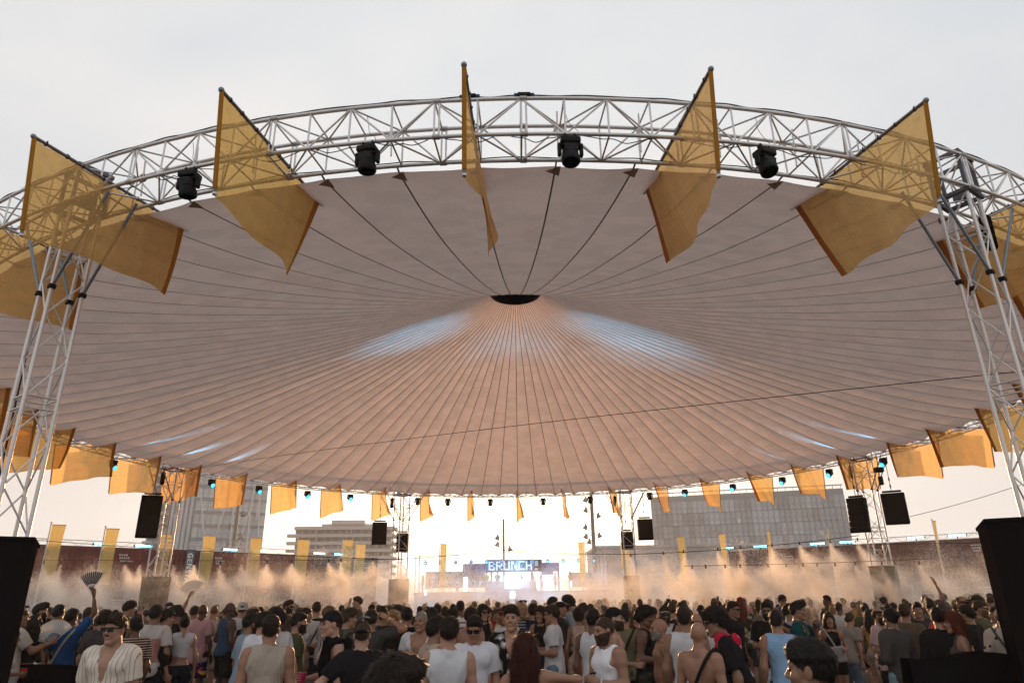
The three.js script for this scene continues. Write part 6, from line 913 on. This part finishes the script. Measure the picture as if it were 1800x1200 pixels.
for (const o of PEOPLE) {
  if (o.patch === 1) o.top[1] = ['backSquare']; if (o.patch === 2) o.top[1] = ['backText', '#262d36', '#c9c9cc']; if (o.patch === 3) o.top[1] = ['violet']; if (o.jersey) o.top[1] = ['ten'];
  const ex = [];
  if (o.moustache) ex.push((g, p) => { const m = mesh('moustache', merge([barGeo(V(0, -0.042, 0.094), V(0.022, -0.049, 0.085), 0.005, 6), barGeo(V(0, -0.042, 0.094), V(-0.022, -0.049, 0.085), 0.005, 6)]), hairMat('brown'), g); headMatrix(p).decompose(m.position, m.quaternion, m.scale); });
  if (o.key === 'B14') ex.push((g, p, J) => { const s = J.shL, f = field([ell(s.clone().add(V(-0.03, 0.05, 0)), V(0.085, 0.035, 0.13)), ell(s.clone().add(V(-0.05, -0.18, 0.10)), V(0.085, 0.27, 0.05)), ell(s.clone().add(V(-0.03, -0.16, -0.11)), V(0.10, 0.25, 0.05))], 0.04); mesh('draped_shirt', nets((x, y, z) => f(x, y, z) + 2.2 * wr1(x, y, z), [-0.1, 0.8, -0.35], [0.45, 1.65, 0.35], 0.011), BLACK_SOFT, g); });
  if (o.bandana) ex.push((g, p, J) => { const f = field([cap(J.neck.clone().add(V(-0.06, -0.01, 0.02)), J.neck.clone().add(V(0.06, -0.01, 0.02)), 0.072), ell(J.neck.clone().add(V(0, -0.05, -0.09)), V(0.12, 0.11, 0.05)), cap(J.neck.clone().add(V(0.03, -0.05, 0.09)), J.neck.clone().add(V(0.05, -0.36, 0.16)), 0.028, 0.014)], 0.03); mesh('neck_scarf', nets((x, y, z) => f(x, y, z) + 1.4 * wr1(x * 1.6, y * 1.6, z * 1.6), [-0.3, 0.9, -0.35], [0.3, 1.75, 0.55], 0.011), clothMat(['spots', '#b8213f', '#e9a9b8', '#f2dfe2']), g); });
  if (o.tattoo) ex.push((g, p, J) => { const c = J.shR.clone().lerp(J.elR, 0.3); mesh('tattoo', new THREE.SphereGeometry(0.036, 14, 10).scale(0.5, 1, 1), std(0.02, 0.018, 0.018, 0.6), g, [c.x - 0.047, c.y, c.z - 0.012]); });
  if (ex.length) o.extra = (g, p, J) => ex.forEach((f) => f(g, p, J));
  person(o);
}
const WHO = Object.fromEntries(PEOPLE.filter((o) => o.key).map((o) => [o.key, o]));
// ---------------------------------------------------------------- things people hold
const cupGeo = new THREE.LatheGeometry([[0.001, -0.055], [0.028, -0.055], [0.031, -0.05], [0.041, 0.052], [0.044, 0.055], [0.044, 0.06], [0.0395, 0.058], [0.030, -0.045], [0.001, -0.046]].map(([x, y]) => new THREE.Vector2(x, y)), 22);
const canGeo = new THREE.LatheGeometry([[0.001, -0.06], [0.026, -0.06], [0.033, -0.052], [0.033, 0.05], [0.027, 0.06], [0.001, 0.058]].map(([x, y]) => new THREE.Vector2(x, y)), 20);
const grp = 'drinks held in the crowd';
function cup(key, hand, col, label, can) {
  const o = WHO[key], p = o.world(gripPoint(o, hand)), t = thing(can ? 'drink_can' : 'plastic_cup', label, can ? 'can' : 'cup', [p.x, p.y, p.z], 0, grp);
  mesh(can ? 'can_body' : 'cup_body', can ? canGeo : cupGeo, phys(...col, 0.35, { clearcoat: 0.4 }), t);
  if (!can) mesh('drink', new THREE.CylinderGeometry(0.037, 0.037, 0.006, 18), std(0.25, 0.12, 0.04, 0.2), t, [0, 0.03, 0]);
  t.rotation.z = rr(-0.15, 0.15); t.rotation.x = rr(-0.1, 0.1); return t;
}
const RED = [0.62, 0.015, 0.02];
cup('A7', 'L', RED, 'red cup held by the man in black tank top, left'); cup('A6b', 'R', RED, 'red cup beside the left black box'); cup('B2', 'L', RED, 'red cup held by the man in slate blue tank');
cup('B14', 'R', [0.5, 0.02, 0.12], 'dark pink cup held by the shirtless man in black cap'); cup('C6', 'R', [0.45, 0.42, 0.05], 'yellow green cup held by the man in open white shirt');
cup('C9', 'R', RED, 'red can held by the man in white tee and sunglasses', true); cup('E5', 'R', RED, 'red cup held by the man in black tee drinking'); cup('E6', 'L', [0.03, 0.02, 0.06], 'dark can raised to the mouth by the man in teal', true); cup('F1', 'R', RED, 'red cup held by the man in open pink shirt');
{
  const o = WHO.D1, a = o.world(gripPoint(o, 'L')), b = o.world(gripPoint(o, 'R')), m = a.add(b).multiplyScalar(0.5), t = thing('phone', 'dark phone held in both hands by the bearded man in white tank', 'phone', [m.x, m.y + 0.02, m.z], o.node.rotation.y);
  mesh('phone_body', rbox(0.074, 0.15, 0.010, 0.008), BLACK, t, null, [-0.9, 0, 0.2]); mesh('phone_screen', rbox(0.068, 0.14, 0.002, 0.001), std(0.05, 0.16, 0.18, 0.1), t, [0, -0.0045, -0.0055], [-0.9, 0, 0.2]);
}
function fan(p, turn, tilt, a0, a1, rad, cols, label, text) {
  const t = thing('folding_fan', label, 'fan', [p.x, p.y, p.z], turn, 'hand fans in the crowd'); t.rotation.order = 'YXZ'; t.rotation.x = tilt;
  const n = 22;
  for (let i = 0; i < n; i++) {
    const b0 = lerp(a0, a1, i / n), b1 = lerp(a0, a1, (i + 1) / n), q = (a, r, z) => [Math.sin(a) * r, Math.cos(a) * r, z], pos = [...q(b0, rad * 0.38, 0), ...q(b0, rad, 0), ...q(b1, rad, 0), ...q(b1, rad * 0.38, 0), ...q((b0 + b1) / 2, rad * 0.38, 0.009), ...q((b0 + b1) / 2, rad, 0.012)];
    const g = new THREE.BufferGeometry(); g.setAttribute('position', new THREE.Float32BufferAttribute(pos, 3)); g.setIndex([0, 4, 5, 0, 5, 1, 4, 3, 2, 4, 2, 5]); const gg = g.toNonIndexed(); gg.computeVertexNormals();
    mesh('pleat', gg, cols[i % cols.length], t);
    if (i % 2 === 0) bar('rib', V(0, 0, 0.003), V(Math.sin(b0) * rad * 0.98, Math.cos(b0) * rad * 0.98, 0.003), 0.0032, cols[0], t);
  }
  bar('guard_stick', V(0, -0.03, 0.004), V(Math.sin(a0) * rad, Math.cos(a0) * rad, 0.004), 0.006, cols[cols.length - 1], t); bar('guard_stick', V(0, -0.03, 0.004), V(Math.sin(a1) * rad, Math.cos(a1) * rad, 0.004), 0.006, cols[cols.length - 1], t);
  if (text) {
    const tex = canvasTex(512, 512, (c, w, h) => { c.clearRect(0, 0, w, h); c.fillStyle = '#e8d9c8'; c.font = 'bold 56px sans-serif'; c.textAlign = 'center'; c.textBaseline = 'middle'; const ch = [...text]; ch.forEach((s, i) => { const a = lerp(a0 * 0.9, a1 * 0.9, i / (ch.length - 1)); c.save(); c.translate(w / 2 + Math.sin(a) * 205, h / 2 - Math.cos(a) * 205); c.rotate(a); c.fillText(s, 0, 0); c.restore(); }); });
    mesh('lettering', new THREE.RingGeometry(rad * 0.55, rad * 0.97, 40, 1, Math.PI / 2 - a1, a1 - a0), new THREE.MeshStandardMaterial({ map: tex, transparent: true, roughness: 0.8, side: THREE.DoubleSide }), t, [0, 0, 0.018]);
  }
  return t;
}
const FW = phys(0.72, 0.70, 0.68, 0.85, { transmission: 0.25, thickness: 0 }), FN = std(0.05, 0.06, 0.09, 0.8), FR = phys(0.75, 0.05, 0.008, 0.8, { transmission: 0.45, thickness: 0 }), FK = std(0.015, 0.010, 0.010, 0.7);
const hold = (k, n) => WHO[k].world(gripPoint(WHO[k], n));
fan(hold('A2', 'R'), 0.2, 0, -0.75, 0.45, 0.30, [FN, FW], 'navy and white striped fan held up above the blue tee');
fan(hold('A5', 'R'), 0.1, -0.1, -1.5, 0.9, 0.30, [FW], 'wide open white fan held by the man in off white tee');
fan(hold('A16', 'L'), 0.25, -0.1, -1.3, 0.7, 0.28, [FW], 'white fan lifted above the heads left of the pink tee');
fan(hold('D11', 'L').add(V(0.05, -0.06, 0.12)), 0.1, -0.15, -1.2, 1.5, 0.27, [FK], 'black fan with pale lettering, right of centre', "IT'S FUCKING HOT");
fan(hold('F9', 'R'), 0.0, -0.1, -1.4, 1.4, 0.27, [FR], 'glowing orange red fan at right');
fan(V(2.3, 1.40, -8.1), 0.1, 0.1, 2.5, 4.0, 0.33, [FW], 'white pleated fan pointing down beside the pink scarf man');
// ---------------------------------------------------------------- the rest of the crowd
const COLORS = { white: [0.70, 0.69, 0.69], black: [0.014, 0.014, 0.016], grey: [0.16, 0.155, 0.15], navy: [0.018, 0.024, 0.05], beige: [0.46, 0.38, 0.29], olive: [0.085, 0.085, 0.045], red: [0.30, 0.02, 0.025], blue: [0.05, 0.14, 0.32], brown: [0.12, 0.07, 0.045], pink: [0.50, 0.25, 0.26], teal: [0.02, 0.12, 0.13], yellow: [0.5, 0.34, 0.06] };
const placedAt = PEOPLE.map((o) => o.p);
const blocked = (x, z) => TOWERS.some((az) => { const t = ring(RT, az, 0); return Math.hypot(t.x - x, t.z - z) < 1.15; });
const POSES = [{}, { arms: ['cup', 'down'] }, { arms: ['up', 'down'] }, { arms: ['cup', 'cup'] }, { arms: ['hip', 'down'] }, { arms: ['down', 'phone'] }];
const WORDS = { short: (c) => 'short ' + c + ' hair', fade: (c) => 'cropped ' + c + ' hair', quiff: (c) => 'thick ' + c + ' hair', curly: (c) => 'curly ' + c + ' hair', buzz: (c) => 'shaved ' + c + ' hair', long: (c) => 'long ' + c + ' hair', bob: (c) => c + ' bob', wavy: (c) => 'wavy ' + c + ' hair', pony: (c) => c + ' ponytail', bun: (c) => c + ' bun', none: () => 'bald head' };
const used = new Set();
function anyone(x, z, h, y, where, group, again = 0) {
  const f = rnd() < 0.36, hair = f ? pick(['long', 'bob', 'wavy', 'pony', 'bun', 'long']) : pick(['short', 'fade', 'quiff', 'curly', 'short', 'buzz', 'none', 'short']), hc = pick(['black', 'dark', 'dark', 'brown', 'black', f ? 'blond' : 'brown']), col = pick(Object.keys(COLORS).concat(['black', 'black', 'white', 'white', 'grey'])), top = f ? pick(['crop', 'tank', 'tee', 'dress']) : pick(['tee', 'tee', 'tee', 'tank', 'shirt', 'sleeveless', 'none']), hat = rnd() < 0.15, pose = rnd() < 0.03 ? POSES[2] : pick([POSES[0], POSES[0], POSES[1], POSES[3], POSES[4], POSES[5]]);
  const hatc = pick(['black', 'white', 'navy', 'beige']);
const label = `${f ? 'woman' : 'man'}, ${WORDS[hair](hc)}, ${top === 'none' ? 'shirtless' : `${col} ${top === 'crop' ? 'crop top' : top === 'sleeveless' ? 'vest' : top}`}${hat ? `, ${hatc} cap` : ''}, ${where}`;
  if (used.has(label) && again < 30) return anyone(x, z, h, y, where, group, again + 1); used.add(label);
  return person({ p: [x, z], h, y, f: 180 + (rnd() < 0.72 ? rr(-50, 50) : rr(-180, 180)), sex: f ? 'f' : 'm', skin: pick(['fair', 'tan', 'tan', 'olive', 'brown', 'pale']), hair: [hair, hc], hat: hat ? ['cap', COLORS[hatc], rnd() < 0.3 ? 180 : 0] : null, beard: !f && rnd() < 0.35 ? 1 : 0, sun: rnd() < 0.25, top: [top, COLORS[col]], bot: [f ? 'hot' : pick(['shorts', 'shorts', 'pants']), pick([[0.014, 0.014, 0.016], [0.1, 0.15, 0.21], [0.35, 0.31, 0.26], [0.02, 0.025, 0.04]])], ...pose, res: 'far', label, group });
}
const zone = (x, z) => { const t = x / -z, a = t < -0.52 ? 'by left box' : t < -0.36 ? 'below left speaker' : t < -0.22 ? 'below grid tower' : t < -0.07 ? 'below apartments' : t < 0.07 ? 'below stage lights' : t < 0.22 ? 'right of stage' : t < 0.38 ? 'below office block' : t < 0.54 ? 'near right tower' : 'before right containers'; const d = -z < 17 ? 'front crowd' : -z < 22 ? 'mist edge' : -z < 28 ? 'inside mist' : 'deep mist'; return `${d}, ${a}`; };
let made = 0;
for (let tries = 0; tries < 40000 && made < 182; tries++) {
  const u = rnd(), z = -(made < 110 ? 10.2 + 12 * Math.pow(u, 0.8) : 20 + 15 * u), x = -z * rr(-0.72, 0.72);
  if (Math.hypot(x, z - CZ) > 19 || blocked(x, z) || placedAt.some((q) => Math.hypot(q[0] - x, q[1] - z) < (-z < 18 ? 0.62 : 0.55))) continue;
  if (-z < 13 && placedAt.some((q) => -q[1] < -z && Math.abs(q[0] / q[1] - x / z) < 0.014 && -q[1] > -z - 2)) continue;
  if (PEOPLE.some((o) => -o.p[1] > -z - 0.3 && -o.p[1] < 19 && Math.abs(o.p[0] / -o.p[1] - x / -z) < 0.30 / -z)) continue;
  placedAt.push([x, z]); made++;
  anyone(x, z, clamp(1.725 + (rnd() + rnd() + rnd() - 1.5) * 0.15, 1.56, 1.93), 0, zone(x, z), 'crowd in front of the stage');
}
for (const [i, x] of [-9.9, -9.1, -7.9, -7.1, -6.4, -4.7, -3.4, -2.3, 0.1, 1.3, 2.2, 3.6, 5.1, 6.4, 7.3].entries()) anyone(x, SZ - 1.4 - (i % 3) * 0.5, rr(1.6, 1.88), 2.6, `${['first', 'second', 'third', 'fourth', 'fifth', 'sixth', 'seventh', 'eighth', 'ninth', 'tenth', 'eleventh', 'twelfth', 'thirteenth', 'fourteenth', 'fifteenth'][i]} on stage from left`, 'people up on the stage');

// beyond the three hundred people one can tell apart: the far crowd as one mass
{
  const spots = [];
  for (let tries = 0; tries < 20000 && spots.length < 330; tries++) { const z = -(23 + 25 * rnd()), x = -z * rr(-0.66, 0.66); if ((x < -10 && z < -1.02 * (x + 31.5) - 34) || Math.abs(x) > 26 || blocked(x, z) || placedAt.some((q) => Math.hypot(q[0] - x, q[1] - z) < 0.5) || spots.some((q) => Math.hypot(q[0] - x, q[1] - z) < 0.5)) continue; if (x > 14 && z < -44) continue; spots.push([x, z]); }
  const crowd = new THREE.Group(); crowd.name = 'distant_crowd'; scene.add(crowd); tag(crowd, 'mass of distant people fading into the mist before the stage', 'crowd', null, 'stuff');
  const kinds = [['m', 'short', 'tee', {}], ['f', 'long', 'tank', {}], ['m', 'curly', 'tee', POSES[1]]].map(([sex, hair, top, pose]) => ({ sex, hair: [hair, 'black'], top: [top, [1, 1, 1]], bot: ['shorts'], ...pose }));
  kinds.forEach((o, k) => {
    const mine = spots.filter((_, i) => i % 3 === k), hg = hairGeo(o.hair[0], 'far').clone().applyMatrix4(headMatrix(o)), sets = [['bodies', bodyGeo(o, 'far'), [[0.36, 0.19, 0.125], [0.30, 0.165, 0.105], [0.165, 0.08, 0.05]]], ['hair', hg, [[0.012, 0.009, 0.008], [0.03, 0.018, 0.012]]], ['tops', topGeo(o, 'far'), Object.values(COLORS)], ['shorts', bottomGeo(o, 'far'), [[0.02, 0.02, 0.022], [0.1, 0.15, 0.21], [0.3, 0.26, 0.22]]]];
    const place = mine.map(([x, z]) => { const s = rr(0.9, 1.08); return new THREE.Matrix4().compose(V(x, 0, z), new THREE.Quaternion().setFromAxisAngle(UP, Math.PI + rr(-1, 1)), V(s, s, s)); });
    for (const [n, g, cols] of sets) { const im = new THREE.InstancedMesh(g, once('mass', () => phys(1, 1, 1, 0.85, { specularIntensity: 0.25 })), mine.length); place.forEach((m, i) => { im.setMatrixAt(i, m); im.setColorAt(i, lin(...pick(cols))); }); im.name = n; im.userData.kind = 'stuff'; im.castShadow = im.receiveShadow = true; crowd.add(im); }
  });
}
// ---------------------------------------------------------------- water mist: puffs of very fine droplets sprayed from nozzles on the mist lines, drifting right
const DROP = phys(0.97, 0.90, 0.82, 1, { transmission: 0.95, thickness: 0, specularIntensity: 0.1 });
const gauss = () => (rnd() + rnd() + rnd() + rnd() - 2) * 1.2;
function puffGeo(n, drop) {   // a unit puff: n droplets, each one tiny face, thicker towards the middle
  const pos = new Float32Array(n * 9), a = V(0, 0, 0), b = V(0, 0, 0), c = V(0, 0, 0);
  for (let i = 0; i < n; i++) {
    const x = gauss() * 0.55, y = gauss() * 0.5, z = gauss() * 0.55, s = drop * (0.6 + 0.8 * rnd());
    a.set(rnd() - 0.5, rnd() - 0.5, rnd() - 0.5).setLength(s); b.set(rnd() - 0.5, rnd() - 0.5, rnd() - 0.5).setLength(s); c.copy(a).add(b).multiplyScalar(-0.8);
    pos.set([x + a.x, y + a.y, z + a.z, x + b.x, y + b.y, z + b.z, x + c.x, y + c.y, z + c.z], i * 9);
  }
  const g = new THREE.BufferGeometry(); g.setAttribute('position', new THREE.BufferAttribute(pos, 3)); g.computeVertexNormals(); return g;
}
function puffs(name, label, list, n, drop) {
  const root = new THREE.Group(); root.name = name; scene.add(root); tag(root, label, 'mist', null, 'stuff');
  for (let v = 0; v < 3; v++) {
    const mine = list.filter((_, i) => i % 3 === v), im = new THREE.InstancedMesh(puffGeo(n, drop), DROP, mine.length), m = new THREE.Matrix4(), q = new THREE.Quaternion(), e = new THREE.Euler();
    mine.forEach(([p, s, st = 1], i) => { e.set(0, rnd() * 6.28, rnd() < 0.5 ? 0 : Math.PI); m.compose(p, q.setFromEuler(e), V(s, s * st, s)); im.setMatrixAt(i, m); });
    im.name = 'droplets'; im.userData.kind = 'stuff'; im.castShadow = im.receiveShadow = true; root.add(im);
  }
  return root;
}
const NOZZLES = [];
for (let i = 0; i < 15; i++) { const t = i / 14; NOZZLES.push([lerp(-20.2, -5.3, t) + rr(-0.3, 0.3), 3.62 - 0.1 * Math.sin(t * 3.1), lerp(-30, -31, t), rr(0.7, 1.2)]); }
for (let i = 0; i < 9; i++) { const t = i / 8; NOZZLES.push([lerp(4.7, 14.0, t) + rr(-0.25, 0.25), lerp(3.55, 4.05, t), -30, rr(0.8, 1.3)]); }
for (let i = 0; i < 13; i++) { const t = i / 12; NOZZLES.push([lerp(6.4, 14.6, t) + rr(-0.2, 0.2), 2.95, lerp(-27.2, -26.5, t), rr(0.7, 1.1)]); }
const nozzleGeo = merge([new THREE.CylinderGeometry(0.02, 0.035, 0.09, 8), new THREE.SphereGeometry(0.03, 8, 6).translate(0, 0.06, 0)]);
NOZZLES.forEach(([x, y, z], i) => { const row = i < 15 ? 'left mist line' : i < 24 ? 'upper right festoon cable' : 'lower right mist line', n = i < 15 ? i : i < 24 ? i - 15 : i - 24; tag(mesh('mist_nozzle', nozzleGeo, BLACK, null, [x, y, z]), `${['first', 'second', 'third', 'fourth', 'fifth', 'sixth', 'seventh', 'eighth', 'ninth', 'tenth', 'eleventh', 'twelfth', 'thirteenth', 'fourteenth', 'fifteenth'][n]} spray nozzle from the left on the ${row}`, 'nozzle', 'mist nozzles'); });
const plume = [];
for (const [x, y, z, k] of NOZZLES) {
  const drift = rr(-0.1, 0.9), fall = rr(0.8, 1.7), sw = rr(0, 6), n = Math.round(60 * k);
  for (let i = 0; i < n; i++) { const t = (i + rnd()) / n, w = 0.02 + 0.30 * t + 0.22 * t * t; plume.push([V(x + drift * t * t + gauss() * w * 0.6 + 0.07 * Math.sin(sw + t * 6) * t, y - 0.06 - fall * t, z + gauss() * w * 0.6), 0.06 + 0.36 * t * (0.6 + 0.8 * rnd()), 1.0]); }
}
puffs('mist_plumes', 'pale plumes of water mist sprayed down from the nozzle lines', plume, 1500, 0.0125);
const cloud = [];
for (let tries = 0; cloud.length < 4200 && tries < 200000; tries++) {
  const x = rr(-25, 24), y = 0.5 + 2.9 * Math.pow(rnd(), 1.1), z = rr(-37, -20.5);
  const edge = smooth(-z, 20.5, 26), d = fbm(x * 0.28 + 4, y * 0.55, z * 0.28, 3), top = 1 - smooth(y, 1.7 + 1.3 * noise(x * 0.45, 3.3, z * 0.3), 3.4), rim = smooth(25 - Math.abs(x), 0, 5);
  if (rnd() < smooth(d, 0.30, 0.62) * top * edge * rim) cloud.push([V(x, y, z), rr(0.32, 0.75), 0.85]);
}
puffs('mist_cloud', 'warm hazy cloud of water mist drifting over the rear crowd', cloud, 1900, 0.0088);
const far = [];
for (let tries = 0; far.length < 1400 && tries < 100000; tries++) { const x = rr(-30, 30), y = 0.4 + 5.0 * Math.pow(rnd(), 1.5), z = rr(-70, -40); if (Math.abs(x) < -z * 0.62 && rnd() < smooth(fbm(x * 0.16, y * 0.3, z * 0.16 + 7, 3), 0.28, 0.6) * (1 - smooth(y, 2.6, 5.6))) far.push([V(x, y, z), rr(0.9, 1.9), 0.7]); }
puffs('stage_haze', 'thin smoke hanging low in front of the stage', far, 1200, 0.011);
renderer.render(scene, camera);
